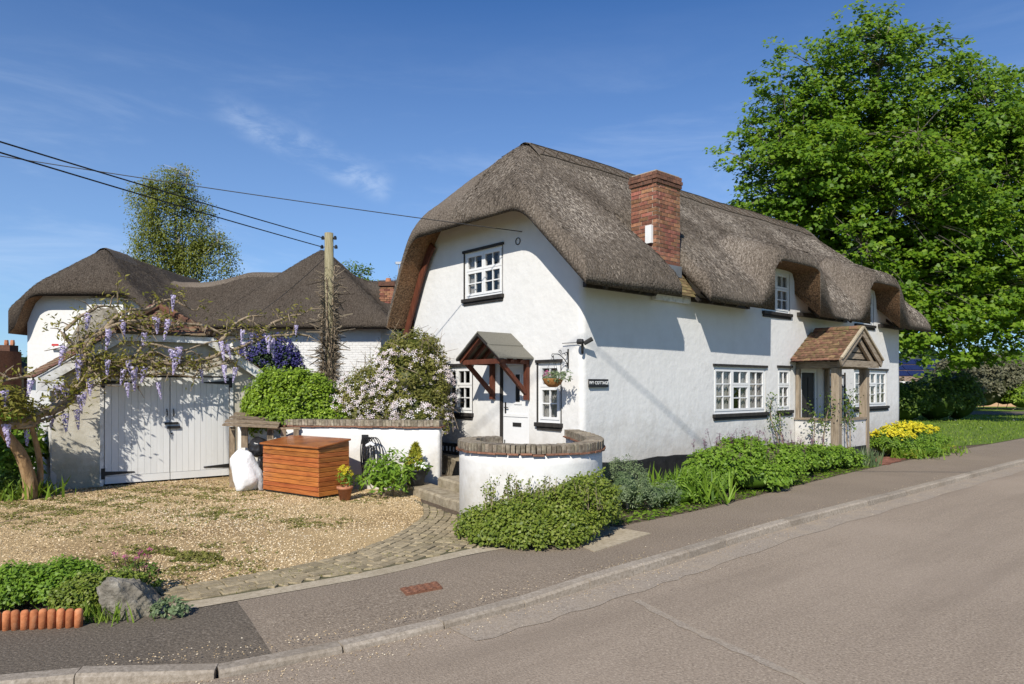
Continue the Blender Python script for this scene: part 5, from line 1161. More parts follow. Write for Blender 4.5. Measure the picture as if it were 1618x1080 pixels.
# ------------------------------------------------------------------ planting round the forecourt
def planting():
    plant('broadleaf_plant', 'leafy bright green plant growing against the straight white wall', 'plant', [(-2.36,12.62,.32,.42,.36,.34),(-2.15,12.7,.45,.25,.25,.35)], 70, .13, 9, (.09,.16), LANCE, 'leaf_bright', k=.5)
    plant('ivy_hedge', 'rounded bright green glossy hedge above the wood store', 'hedge', [(-5.05,15.0,1.62,.62,.68,.74),(-4.45,14.8,1.58,.72,.72,.74),(-5.2,15.1,1.4,.62,.6,.65),(-3.9,14.65,1.2,.5,.5,.5),(-4.7,14.5,1.25,.75,.55,.5)], 900, .13, 26, (.05,.088), LEAF, 'leaf_hedge', k=.74)
    r, E = plant('clematis', 'big mound of clematis smothered in pale pink flowers beside the gable', 'climber', [(-2.32,15.35,1.75,.95,.85,1.25),(-2.9,15.2,1.5,.95,.8,.95),(-3.35,15.0,1.2,.75,.7,.7),(-2.12,15.0,1.3,.75,.65,.75),(-2.25,15.6,2.55,.72,.6,.68)], 700, .15, 26, (.045,.085), LEAF, 'leaf_bronze', k=.74)
    P, Nn, t = clumps(E, 620, .14, 7, shell=(.98,1.08), up=.2); m = (P[:,1] < .3) & (nz(P, 5, .45, 2)+1.1*(1.75-P[:,2])/1.2 > -.35); m &= rng.random(len(m)) < .62; scatter('blossom', FLOWER, P[m], unit(Nn[m]+np.array([0,-.7,.2])), rng.uniform(.06,.10,m.sum()), 'petal_pink', r)
    P, Nn, t = clumps([(e[0],e[1],e[2],e[3]*1.08,e[4]*1.05,e[5]*1.08) for e in E], 130, .12, 7, shell=(.95,1.1)); al = unit(Nn+rng.normal(size=P.shape)*.6); mb = MB()
    for i in range(0, len(P), 5): p = P[i]; q = p+al[i]*.22; mb.tube([p-al[i]*.2, p, q],[.006,.005,.003],3)
    mb.build('tendrils', 'vine_wood', r)['kind'] = 'stuff'
    r, E = plant('ceanothus', 'deep blue flowering shrub against the neighbouring white wall', 'shrub', [(-6.6,19.0,2.75,.72,.6,.62),(-7.1,19.1,2.5,.5,.5,.5),(-6.2,19.0,2.35,.5,.5,.55),(-6.7,19,1.5,.5,.5,1.2)], 230, .16, 16, (.05,.09), LEAF, 'leaf_dark', k=.8)
    P, Nn, t = clumps(E[:3], 330, .10, 16, shell=(.95,1.08)); scatter('blossom', SMALL, P, Nn, rng.uniform(.05,.09,len(P)), 'petal_blue', r, tint=t)
    bs, _ = plant('box_shrub', 'broad low small-leaved shrub at the foot of the curved white wall', 'shrub', [(-.32,9.15,.14,.34,.32,.24),(-.02,9.02,.20,.34,.36,.27),(.28,8.98,.24,.34,.34,.30),(.58,9.06,.27,.36,.36,.33),(.90,9.32,.32,.34,.38,.38),(.32,8.76,.14,.5,.28,.20),(1.12,9.72,.34,.30,.36,.40),(-.1,8.82,.10,.36,.22,.16),(.66,8.92,.18,.34,.28,.24)], 1250, .11, 20, (.03,.06), SMALL, 'leaf_box', k=.66, shell=(.72,1.12))
    n = 130; c = np.stack([rng.uniform(-.35,1.2,n), rng.uniform(8.9,9.5,n), np.full(n,.42)],-1); mb = MB(); Pl = []; 
    for p in c:
        q = p+np.array([rng.normal(0,.08), rng.normal(0,.05), rng.uniform(.1,.42)]); mb.tube([p,q],[.005,.002],3)
        for k in range(12): Pl.append(p+(q-p)*(.3+.7*k/11)+rng.normal(0,.012,3))
    bo = np.array(bs.location); mb.V = [tuple(np.array(v)-bo) for v in mb.V]; mb.build('shoots', 'vine_wood', bs)['kind'] = 'stuff'; Pl = np.array(Pl)-bo; scatter('shoot_leaves', SMALL, Pl, rdir(len(Pl))+np.array([0,0,.4]), .04, 'leaf_box', bs)
    def HE(u, v, z, a, b, c): p = uv(u, v, z); return (p[0],p[1],z,a,b,c)
    plant('grey_shrub', 'grey green feathery shrub next to the low box-like shrub', 'shrub', [HE(-1.0,-1.85,.36,.42,.40,.40),HE(-.6,-1.5,.38,.40,.40,.42),HE(-.4,-2.0,.22,.38,.3,.26)], 210, .10, 20, (.03,.06), LANCE, 'leaf_grey', k=.5)
    r, E = plant('lily_clump', 'clump of strap-leaved green plants before the black plinth', 'plant', [HE(.35,-1.9,.18,.45,.32,.26),HE(1.0,-1.85,.2,.5,.36,.3)], 130, .11, 16, (.05,.09), LANCE, 'leaf_bright', k=.75)
    Q = np.stack([rng.normal(0,.36,260), rng.normal(0,.22,260), np.full(260,.05)],-1); blades('strap_leaves', Q, rng.uniform(.3,.62,260), 'leaf_bright', r, lean=.5, tmpl=T(BLADE[0]*np.array([1.0,1,1.6]), BLADE[1]))
    def spikes(r, E, n, h, mat='petal_mauve'):
        P = []; mb = MB()
        for i in range(n):
            e = E[rng.integers(len(E))]; p = np.array(e[:3])+np.array([rng.normal(0,e[3]*.45), rng.normal(0,e[4]*.45), e[5]*.75]); q = p+np.array([rng.normal(0,.05),rng.normal(0,.05),rng.uniform(.12,h)]); mb.tube([p,q],[.005,.003],3)
            for k in range(9): P.append(q+rng.normal(0,.022,3)+np.array([0,0,-.012*k]))
        mb.build('flower_stem', 'leaf_red', r)['kind'] = 'stuff'; P = np.array(P); scatter('blossom', FLOWER, P, rdir(len(P))+np.array([0,0,.6]), .04, mat, r)
    r, E = plant('valerian', 'tall bushy green border plant with mauve buds under the wide window', 'plant', [HE(2.0,-1.65,.38,.62,.5,.40),HE(2.9,-1.5,.48,.7,.55,.42),HE(3.8,-1.35,.46,.65,.5,.42),HE(2.6,-2.0,.25,.7,.35,.28),HE(3.6,-1.8,.25,.7,.35,.3)], 520, .12, 18, (.05,.10), LEAF, 'leaf_bright', k=.70); spikes(r, E, 60, .34)
    r, E = plant('valerian', 'lower bushy green border plant nearest the porch posts', 'plant', [HE(5.0,-1.35,.32,.7,.5,.34),HE(6.0,-1.25,.32,.7,.5,.33),HE(7.0,-1.35,.28,.6,.42,.3),HE(7.7,-1.45,.22,.45,.35,.26)], 380, .11, 18, (.05,.09), LEAF, 'leaf_bright', k=.70); spikes(r, E[:2], 30, .4)
    r, E = plant('iris_clump', 'upright sword-leaved clump at the foot of the porch post', 'plant', [HE(8.3,-1.6,.12,.4,.2,.16)], 30, .08, 12, (.04,.07), LANCE, 'leaf_bright', k=.6)
    Q = np.stack([rng.normal(0,.30,150), rng.normal(0,.12,150), np.full(150,.0)],-1); blades('sword_leaves', Q, rng.uniform(.3,.55,150), 'leaf_grey', r, lean=.25, tmpl=T(BLADE[0]*np.array([1.0,1,1]), BLADE[1]))
    r, E = plant('euphorbia', 'low mound of yellow flowering plants right of the porch', 'plant', [HE(11.6,-1.2,.36,.7,.5,.36),HE(12.5,-1.15,.42,.75,.55,.44),HE(13.6,-1.1,.40,.75,.5,.40),HE(12.2,-1.6,.15,.9,.3,.2),HE(14.6,-1.2,.25,.6,.4,.25)], 420, .13, 16, (.06,.11), LANCE, 'leaf_bright', k=.82)
    P, Nn, t = clumps(E[:3], 170, .09, 12, shell=(1.0,1.08), low=.5); scatter('blossom', SMALL, P, Nn, rng.uniform(.06,.1,len(P)), 'petal_yellow', r, tint=t)
    r, E = plant('daylily_fringe', 'pale yellowish green strap-leaved fringe along the path right of the porch', 'plant', [HE(11.4,-1.75,.1,.5,.2,.12),HE(12.6,-1.75,.1,.6,.2,.14),HE(13.8,-1.65,.1,.6,.2,.14)], 60, .08, 10, (.04,.07), LANCE, 'leaf_gold', k=.5)
    Q = np.array([np.array(E[i%3][:3])+np.array([rng.normal(0,.35),rng.normal(0,.2),-.08]) for i in range(420)]); blades('strap_leaves', Q, rng.uniform(.18,.34,420), 'leaf_bright', r, lean=.7, tmpl=T(BLADE[0]*np.array([1.6,1,1.6]), BLADE[1]))
    n = 9000; uu = rng.uniform(-2.2,8.6,n); vv_ = rng.uniform(-2.6,-.15,n); P = np.array([uv(a,b,.02) for a, b in zip(uu, vv_)])
    near = np.min(np.sum((P[:,None,:2]-EB[None,:,:])**2, 2), 1) ** .5; P = P[(near > .06) & (nz(P[:,:2],15,.5,2) > -.55)]
    P = P[inpoly(P, list(EB)+[np.array([60.,60.]), np.array([-20.,60.])])]
    o = scatter('ground_cover', LANCE, P, rdir(len(P))*.5+np.array([0,0,1.]), rng.uniform(.06,.13,len(P)), 'leaf_bright', along=rdir(len(P))+np.array([0,0,.9])); tagit(o, 'low green ground cover filling the bed under the cottage wall', 'ground cover', kind='stuff')
    # climbing roses against wall and porch
    for i, (paths, lab) in enumerate((([[(7.0,-.35,0),(6.95,-.22,.6),(6.8,-.1,1.2),(6.85,-.08,1.65)],[(7.3,-.4,0),(7.15,-.2,.7),(7.2,-.12,1.3)]], 'young climbing rose trained on the wall between window and porch'), ([[(8.0,-.9,0),(8.05,-.85,.6),(8.0,-.95,1.2),(8.1,-1.0,1.6)],[(7.9,-.6,0),(7.85,-.7,.8),(7.8,-.75,1.35)]], 'bare-stemmed climbing rose against the porch dwarf wall'), ([[(8.5,-1.35,0),(8.35,-1.3,.7),(8.4,-1.28,1.3),(8.6,-1.3,1.75)],[(8.3,-1.4,0),(8.5,-1.32,.9),(8.45,-1.3,1.5)]], 'climbing rose with fresh leaves leaning on the porch post'))):
        r = empty('climbing_rose', (HC[0],HC[1],0), HA, lab, 'rose', 'climbing roses round the porch'); L_ = []
        for p in paths:
            C = catmull(p, 6); MB().tube(C, [.02*(1-.6*k/len(C)) for k in range(len(C))], 5).build('stem', 'vine_wood', r)
            for c in C[len(C)//2:]: L_.append(c+rng.normal(0,.11,(11,3)))
            L_.append(C[-1]+rng.normal(0,.12,(30,3)))
        L_ = np.concatenate(L_); scatter('foliage', LEAF, L_, rdir(len(L_))+np.array([0,-.4,.5]), rng.uniform(.05,.09,len(L_)), 'leaf_mid', r)
    # left bed under the wisteria
    plant('shade_shrub', 'dark green leafy shrub under the wisteria at the left edge', 'shrub', [(-9.9,13.4,.85,.75,.6,.6),(-9.5,12.9,.55,.6,.5,.5),(-10.6,13.2,.7,.8,.6,.65)], 260, .16, 14, (.10,.18), LEAF, 'leaf_bright', k=.8)
    r, E = plant('bluebells', 'grassy clump with a few bluebells below the wisteria trunk', 'plant', [(-9.6,12.2,.2,.7,.35,.25),(-8.95,12.55,.22,.4,.3,.3),(-10.5,12.1,.2,.6,.4,.3)], 130, .12, 10, (.06,.12), LANCE, 'leaf_mid', k=.5)
    Q = np.array([np.array(E[i%3][:3])+np.array([rng.normal(0,.35),rng.normal(0,.22),-.2]) for i in range(900)]); blades('grass_leaves', Q, rng.uniform(.18,.42,900), 'grass', r, lean=.6, tmpl=T(BLADE[0]*np.array([1.6,1,1.5]), BLADE[1]))
    Q = np.array([(rng.normal(-.2,.25), rng.normal(-.1,.15), rng.uniform(.32,.48)) for i in range(70)]); scatter('blossom', FLOWER, Q, rdir(70), .045, 'petal_lilac', r)
    # front bed
    plant('box_ball', 'low bright box bush behind the clay edging, partly out of frame', 'shrub', [(-4.55,6.40,.14,.36,.30,.18),(-4.15,6.45,.18,.30,.28,.18)], 480, .07, 18, (.026,.045), SMALL, 'leaf_bright', k=.70)
    plant('box_ball', 'box bush nearest the limestone rock', 'shrub', [(-3.82,6.22,.12,.24,.24,.16),(-3.60,6.35,.13,.20,.20,.15)], 380, .06, 18, (.024,.042), SMALL, 'leaf_box', k=.70)
    r, E = plant('columbine', 'thin columbine with pink flowers behind the rock', 'plant', [(-3.62,6.72,.14,.2,.2,.14)], 40, .06, 9, (.03,.05), LEAF, 'leaf_mid', k=.5)
    mb = MB(); Q = []
    for i in range(16): p = np.array([rng.normal(0,.06),rng.normal(0,.06),.1]); q = p+np.array([rng.normal(0,.07),rng.normal(0,.05),rng.uniform(.12,.34)]); mb.tube([p,q],[.004,.003],3); Q += [q+rng.normal(0,.012,3) for _ in range(4)]
    mb.build('flower_stem', 'leaf_red', r)['kind'] = 'stuff'; Q = np.array(Q); scatter('blossom', FLOWER, Q, rdir(len(Q)), .03, 'petal_magenta', r)
    r, E = plant('weed_tuft', 'grey green weed tuft at the right foot of the rock', 'plant', [(-2.98,6.08,.05,.14,.12,.08)], 30, .05, 9, (.03,.05), LEAF, 'leaf_grey', k=.4)
    Q = np.stack([rng.normal(-3.55,.16,120), rng.normal(5.95,.06,120), np.zeros(120)],-1); o = blades('grass_tuft', Q, rng.uniform(.06,.2,120), 'grass', lean=.5); tagit(o, 'wispy grass tuft between clay edging and rock', 'grass', kind='stuff')
planting()
def rock():
    I5 = ico(6); V = I5[0].copy(); rr = np.random.default_rng(12); D = rdir(26, rr); off = rr.uniform(.58,.95,26); s = np.ones(len(V))*1.12
    W = V+.10*np.stack([nz(V,35+i,.8,3) for i in range(3)],-1)
    for d, o in zip(D, off): s = np.minimum(s, o/np.maximum(W@d, 1e-3))
    rid = np.abs(nz(V,39,1.0,4)); V = V*(s*(1+.07*nz(V,34,1.8,4)-.16*np.clip(.22-rid,0,.22)))[:,None]*np.array((.27,.25,.26))+np.array((0,0,.10)); V[:,0] -= .12*np.clip(V[:,2],0,1); V[:,2] = np.maximum(V[:,2], -.02)
    o = mesh_obj('limestone_rock', V, I5[1], 'stone'); o.location = (-3.34,6.12,0); o.rotation_euler = (0,0,R(25)); tagit(o, 'big rough grey limestone rock at the edge of the footpath', 'rock')
rock()
def edging():
    r = empty('clay_edging', (0,0,0), label='row of upright terracotta log rolls along the front bed', cat='edging')
    a, b = g(-380,1012), g(124,990); n = int(np.linalg.norm(b-a)/.068)
    me = bpy.data.meshes.new('clay_roll'); mb = MB().lathe([(.032,-.05),(.032,.135),(.026,.15),(.012,.156)],(0,0,0),12); me.from_pydata(mb.V, [], mb.F); me.materials.append(MATS['edging_clay']); me.polygons.foreach_set('use_smooth',[True]*len(me.polygons))
    for i in range(n+1): p = a+(b-a)*i/n; link('clay_roll', me, r, (p[0],p[1],random.gauss(0,.003)), (random.gauss(0,.02),random.gauss(0,.02),i))
edging()
def porch_path():
    r = empty('porch_path', (HC[0],HC[1],0), HA, kind='structure'); me = brick_mesh('path_brick', (-.105,-.05,0), (.105,.05,.02), 'path_brick')
    for i in range(9):
        for j in range(10):
            u = 9.2+.223*i+(.11 if j % 2 else 0); v = -2.02+.113*j
            if v < -1.95+(u-9.2)*.13: continue
            link('path_brick', me, r, (u, v, random.gauss(0,.003)), (0,0,random.gauss(0,.02)))
porch_path()

# ------------------------------------------------------------------ telegraph pole and wires
def pole():
    b = np.array((-5.25,20.)); r = empty('telegraph_pole', (b[0],b[1],0), 0, 'wooden telegraph pole wrapped in dead ivy stems behind the hedge', 'pole')
    MB().tube([(0,0,-.2),(.02,0,3),(-.01,0,6.4)],[.17,.15,.125],12).build('shaft', 'pole_wood', r, True)
    for z, x in ((6.26,.14),(6.0,.16),(6.26,-.14),(6.0,-.16)):
        MB().tube([(0,-.02,z),(x,-.03,z)],.015,5).build('insulator_pin', 'iron', r); MB().lathe([(.0,-.06),(.045,-.05),(.05,0),(.03,.05),(0,.06)],(x*1.25,-.03,z),8).build('insulator', 'plastic_black', r)
    mb = MB(); R_ = random.Random(4)
    for i in range(16):
        a = R_.random()*6.28; P = []
        for k in range(14): z = .5+k*.38; a += R_.gauss(.05,.25); rad = (.19+.03*math.sin(k))*(1 if z < 4.2 else .85); P.append((rad*math.cos(a), rad*math.sin(a), z)); 
        mb.tube(P[:R_.randint(9,14)], R_.uniform(.012,.03), 5)
    mb.build('ivy_stems', 'vine_wood', r)
    n = 5200; z = rng.beta(1.6,2.0,n)*5.0+.6; a = rng.random(n)*6.283; rad = .14+.10*rng.random(n); P = np.stack([rad*np.cos(a),rad*np.sin(a),z],-1); al = np.stack([np.cos(a),np.sin(a),rng.normal(.1,.6,n)],-1)
    sz = rng.uniform(.06,.2,n)*np.where(rng.random(n) < .06, 2.6, 1.); scatter('dead_twigs', T(STRAW[0]*np.array([.5,1,1]), STRAW[1]), P, np.cross(al, rdir(n)), sz, 'dead_twig', r, along=al)['kind'] = 'stuff'
pole()
def wire(name, pts, rad, label, sag=.0):
    a, b = np.array(pts[0]), np.array(pts[1]); P = []
    for i in range(41): t = i/40; p = a+(b-a)*t; p = p-np.array([0,0,sag*4*t*(1-t)]); P.append(p)
    o = MB().tube(P, rad, 5).build(name, 'wire'); tagit(o, label, 'wire', 'overhead wires')
def through(p, q, t): return p+(q-p)*t
wire('overhead_cable', (np.array((-8.,-5.34,18.4)), np.array((8.68,9.18,5.81))), .020, 'thick overhead cable high above the road, throwing a slanting shadow on the cottage', .0)
_a, _b = np.array((-5.43,19.97,6.26)), at(0,213,10.5); wire('overhead_wire', (_a, through(_a,_b,2.2)), .014, 'upper of the two overhead wires running left from the telegraph pole', .10)
_a, _b = np.array((-5.45,19.97,6.0)), at(0,230,10.5); wire('overhead_wire', (_a, through(_a,_b,2.2)), .014, 'lower of the two overhead wires running left from the telegraph pole', .10)
_a, _b = uv(.0,1.7,5.2), at(0,236,13); wire('overhead_wire', (_a, through(_a,_b,1.8)), .009, 'thin overhead wire running from the cottage gable past the birch', .12)
_a = np.array((-5.3,19.97,5.75)); wire('overhead_wire', (_a, at(400,500,25.2)), .009, 'short service wire from the pole to the neighbouring thatch', .1)

# ------------------------------------------------------------------ neighbouring thatched house
NB = empty('neighbour_cottage', (0,26,0), 0, 'neighbouring white house under dark undulating thatch with two peaks', 'cottage')
RECT = [(-18.42,-13.2,-.55,9.),(-14.5,-7.,1.0,8.5),(-11.2,-4.45,-.55,7.2)]
def nb_plain(x, y):
    c1, c2 = -15.6, -7.55
    w1_ = smin(4.95+.93*(x+18.42), 4.95+.93*(-13.2-x), .2); w1_ = smin(w1_, 5.72+1.12*(y+.55), .25)
    rz = 6.62+.42*sstep(-13.2,-11.0,x)-.3*sstep(-10.,-8.5,x); cn = smin(rz-.86*(4.2-y), rz-.86*(y-4.2), .7)
    w2_ = smin(4.52+.95*(x+11.2), 4.52+.95*(-4.45-x), .2); w2_ = smin(w2_, 4.52+1.0*(y+.55), .25); w2_ = smin(w2_, 4.52+1.0*(7.2-y), .3)
    z = smax(w1_, cn, .6); return smax(z, w2_, .55)
def nb_in(x, y): return np.max(np.stack([np.minimum(np.minimum(x-a, b-x), np.minimum(y-c, d-y)) for a, b, c, d in RECT]), 0)
def nb_top(x, y):
    P = np.stack([x,y],-1); z = nb_plain(x,y)+.06*nz(P,141,.13,2)+.015*nz(P,142,.7,2); d = nb_in(x,y); q = np.clip((.24-d)/.24,0,1); return z-.26*(1-np.sqrt(1-q*q*.97))
def nb_bot(x, y): return nb_plain(x,y)-.42-.6*sstep(-17.75,-18.25,x)
def neighbour():
    ex = [v for a, b, c, d in RECT for v in near_edge(a,1)+near_edge(b,-1)]; ey = near_edge(-.55,1)+near_edge(1.0,1)+near_edge(9.,-1)
    us = edges(-18.42,-4.45,.16,ex); vv = edges(-.55,9.,.18,ey); kp = lambda x, y: nb_in(x,y) > 0
    ro = thatch_mesh('thatch_roof', us, vv, nb_top, nb_bot, kp, ['thatch_dark','thatch_cut'], NB)
    straws('straw_ends', us, vv, nb_top, lambda x, y: kp(x,y) & (y < 5), 60000, 'straw_dark', ro, (.05,.11))
    for p in (((-15.8,.9),(-15.8,2.6)),((-14.6,4.2),(-9.4,4.2))):
        a, b = np.array(p[0]), np.array(p[1]); n = int(np.linalg.norm(b-a)/.2)+2; V = []; F = []; d = unit(b-a); s_ = np.array([-d[1],d[0]]); ww = np.linspace(-.45,.45,9)
        for i in range(n):
            for w in ww: q = a+(b-a)*i/(n-1)+s_*w; V.append((q[0],q[1],float(nb_top(np.array(q[0]),np.array(q[1])))+.07-.07*(abs(w)/.45)**4))
        for i in range(n-1):
            for j in range(8): F.append((i*9+j,(i+1)*9+j,(i+1)*9+j+1,i*9+j+1))
        mesh_obj('ridge_block', V, F, 'thatch', NB, True)
    def wallx(x0, x1, y, mat, name='wall'):
        xs = np.linspace(x0,x1,int((x1-x0)/.3)+2); V = []; F = []
        for x in xs: V += [(x,y,-.02),(x,y,float(nb_bot(np.array(x),np.array(y)))+.06)]
        for i in range(len(xs)-1): F.append((2*i,2*i+2,2*i+3,2*i+1))
        mesh_obj(name, V, F, mat, NB)
    wallx(-18.1,-13.1,0,'brick_white'); wallx(-10.1,-4.9,0,'brick_white'); wallx(-13.1,-10.1,1.5,'brick_white')
    for x, y1, h, fl in ((-18.1,8.4,5.,0),(-4.9,8.4,4.4,1),(-13.1,1.5,4.6,0),(-10.1,1.5,4.6,1)):
        MB().add([(x,0,-.02),(x,y1,-.02),(x,y1,h),(x,0,h)],[(3,2,1,0) if fl else (0,1,2,3)]).build('wall', 'brick_white', NB)
    # painted brick courses on the right-hand wing
    mb = MB(); 
    for i in range(34):
        z = .9+.088*i; x = -10.05-(.11 if i % 2 else 0)
        while x < -4.95: mb.box((max(x,-10.08)+.006,-.012+random.gauss(0,.003),z),(min(x+.225,-4.92)-.006,.002,z+.076)); x += .228
    mb.build('painted_bricks', 'brick_white', NB)['kind'] = 'stuff'
    # chimney breast with weathered shoulder, alarm box
    MB().box((-15.75,-.22,-.02),(-14.4,-.002,5.28)).build('chimney_breast', 'brick_white', NB)
    V = []; F = []; R_ = np.random.default_rng(8)
    for i, (z, w0, w1_, d) in enumerate(((2.2,-16.9,-14.2,-1.0),(3.4,-16.5,-14.3,-.95),(4.1,-16.15,-14.4,-.8),(4.6,-15.9,-14.45,-.6),(4.88,-15.75,-14.5,-.3))):
        for k in range(13): t = k/12; x = w0+(w1_-w0)*t; y = d*(1-(2*t-1)**4)-.02; V.append((x,y+R_.normal(0,.02),z+R_.normal(0,.02)))
    for i in range(4):
        for k in range(12): F.append((i*13+k,i*13+k+1,(i+1)*13+k+1,(i+1)*13+k))
    F.append(tuple(range(4*13,5*13))); mesh_obj('chimney_shoulder', V, F, 'stone', NB, True)
    al = MB().box((-17.15,-.14,3.38),(-16.72,-.002,3.62)).build('alarm_box', 'white_gloss', NB); MB().box((-17.10,-.146,3.50),(-16.84,-.141,3.58)).build('alarm_label', 'alarm_red', al)
    # shutter-like small window peeping over the garage
    sw = window(NB, 'side', -12.2, -11.4, 2.2, 3.05, TWO, 0, T_=lambda x, d, z: (x, 1.5-d-.03-.08, z), hole=False)
    # brick stack at the right end with lead flashing and aerial
    ch = MB().box((-5.42,2.72,3.5),(-4.88,3.28,6.28)).build('chimney', 'mortar', NB); me = brick_mesh('brick', (-.13,-.06,0), (.13,.06,.07), 'brick_red')
    for i in range(22):
        z = 4.4+.085*i
        for x in ((-5.29,-5.01) if i % 2 else (-5.36,-5.15,-4.94)): link('brick', me, ch, (x,2.73,z), (0,0,random.gauss(0,.01)), (1 if i % 2 else .75,1,1))
        for y in (2.9,3.15): link('brick', me, ch, (-4.89,y,z), (0,0,R(90)), (.9,.6,1)); link('brick', me, ch, (-5.41,y,z), (0,0,R(90)), (.9,.6,1))
    MB().box((-5.5,2.6,6.13),(-4.8,3.4,6.30)).build('cap', 'brick_soot', ch); MB().lathe([(.11,0),(.13,.05),(.10,.2)],(-5.15,3.0,6.3),10).build('chimney_pot', 'terracotta', ch)
    MB().add([(-5.6,2.66,5.35),(-4.8,2.66,5.35),(-4.6,2.5,4.65),(-5.3,2.5,4.65)],[(0,3,2,1)]).bar((-5.5,2.55,5.25),(-4.5,2.4,4.5),.3,.10).build('flashing', 'lead', ch)
    ae = MB().tube([(-4.75,3.1,6.0),(-4.75,3.1,7.2)],.022,5).tube([(-5.55,3.1,6.42),(-4.75,3.1,6.45)],.015,5).tube([(-4.9,3.1,7.15),(-4.3,3.1,7.28)],.02,5).box((-4.86,3.05,7.1),(-4.62,3.15,7.2)).build('aerial', 'metal_grey', NB)
neighbour()
def far_houses():
    r = empty('distant_thatched_house', at(0,590,46)*np.array((1,1,0)), 0, 'distant dark thatched house with brick chimney at the far left edge', 'house')
    V = []; us = edges(-7,1.6,.3,near_edge(1.6,-1)); vv = edges(-3,3,.3,near_edge(-3,1)+near_edge(3,-1))
    tp = lambda x, y: smin(smin(4.7-.7*np.abs(y), 4.7+0*x, .4), 2.9+1.0*(1.6-x), .5)+.05*nz(np.stack([x,y],-1),9,.2,2)
    thatch_mesh('thatch_roof', us, vv, tp, lambda x, y: tp(x,y)-.4, lambda x, y: x > -99, ['thatch_dark','thatch_cut'], r)
    MB().box((-6.6,-2.5,0),(1.2,2.5,2.6)).build('wall', 'brick_soot', r)
    c = MB().box((.3,-.5,3.0),(1.0,.3,4.7)).build('chimney', 'brick_soot', r)
    for x in (.5,.9): MB().lathe([(.12,0),(.14,.1),(.11,.35)],(x,-.1,4.7),8).build('chimney_pot', 'terracotta', c)
    c = MB().box((-.9,-.4,3.8),(-.5,.2,4.9)).build('chimney', 'brick_soot', r); MB().lathe([(.12,0),(.14,.1),(.11,.4)],(-.7,-.1,4.9),8).build('chimney_pot', 'terracotta', c)
    # low brick outbuilding left of the neighbour's wall
    o = empty('brick_outbuilding', (-18.85,25.0,0), 0, 'narrow brick outbuilding with stone-grey roof at the neighbour\'s left corner', 'outbuilding')
    MB().box((-.6,0,0),(.25,1.4,3.3)).build('wall', 'brick_red', o); MB().prism([(-1.2,-.3),(.2,-.3),(.2,1.6),(-1.2,1.6)],0,2.45).build('lean_to', 'stone', o)
far_houses()

# ------------------------------------------------------------------ trees
def tree(name, label, base, trunk_r, crown, ncl, rc, per, size, tmpl, mat, bark='bark', group=None, flat=.5, limbs=14, seed=1, droop=0., shell=(.45,1.), up=.8, top=None, low=-.8, lean=(0,0)):
    r_ = np.random.default_rng(seed); b = np.array(base); root = empty(name, tuple(b), 0, label, 'tree', group); C = np.array(crown, float); C[:,:3] -= b
    cz = C[:,2].mean(); zt = top or (C[:,2]+C[:,5]).max()*.86; sk = []
    P = [np.array((lean[0]*t+.12*math.sin(t*5+seed), lean[1]*t+.1*math.cos(t*4+seed), -.1+zt*t)) for t in np.linspace(0,1,12)]; rad = [trunk_r*(1-.88*t)*(1.25 if t < .05 else 1) for t in np.linspace(0,1,12)]
    MB().tube(P, rad, 9).build('trunk', bark, root, True); sk += [(P[i], rad[i]) for i in range(3,12)]
    lm = MB()
    for i in range(limbs):
        s = P[r_.integers(3,9)]; e = C[r_.integers(len(C))]; q = e[:3]+e[3:]*unit(r_.normal(size=3))*.62
        if q[2] < s[2]-1: q[2] = s[2]+r_.random()
        m1 = s+(q-s)*.35+np.array([0,0,.6*r_.random()]); m2 = s+(q-s)*.7+r_.normal(0,.25,3); cu = catmull([s,m1,m2,q],4); rr = [max(.025,trunk_r*.42*(1-.85*k/len(cu))) for k in range(len(cu))]
        lm.tube(cu, rr, 6); sk += [(cu[k], rr[k]) for k in range(3,len(cu),2)]
    lm.build('limbs', bark, root, True)
    w = C[:,3]*C[:,4]*C[:,5]; w = w**.72; w /= w.sum(); ci = r_.choice(len(C), ncl, p=w); d = rdir(ncl, r_); ok = d[:,2] > low; rad_ = r_.uniform(shell[0],shell[1],ncl)**.6
    lum = 1+.14*nz(d*3, seed, .35, 2); Q = C[ci,:3]+C[ci,3:]*d*(rad_*lum)[:,None]; Q = Q[ok]; d = d[ok]
    ok = Q[:,2] > .8; Q = Q[ok]; d = d[ok]
    S = np.array([s[0] for s in sk]); tw = MB()
    for q in Q[::3]:
        k = np.argmin(np.sum((S-q)**2,1)); s = S[k]
        if np.linalg.norm(s-q) > 3.2: s = q+(s-q)*.4
        m = (s+q)/2+np.array([0,0,.12]); tw.tube([s,m,q],[.03,.02,.008],3,False)
    tw.build('twigs', bark, root)['kind'] = 'stuff'
    n = len(Q)*per; ci = np.repeat(np.arange(len(Q)), per); o = rdir(n, r_)*(r_.random((n,1))**.45); o = o*rc*(.65+.7*r_.random(len(Q)))[ci][:,None]; o[:,2] *= flat
    if droop: o[:,2] = -np.abs(o[:,2])*droop-.12*r_.random(n)
    L_ = Q[ci]+o; out = unit(d[ci]*.35+np.array([0,0,up*.55])+np.array(SUN_TO)*.75); nr = unit(out+r_.normal(size=(n,3))*.40); al = unit(o*np.array([1,1,.3])+np.array([0,0,-.25-droop])+r_.normal(size=(n,3))*.25)
    scatter('crown', tmpl, L_, nr, r_.uniform(size[0],size[1],n), mat, root, along=al, tint=np.clip(.55*r_.random(n)+.45*r_.random(len(Q))[ci],0,1), r=r_)
    return root
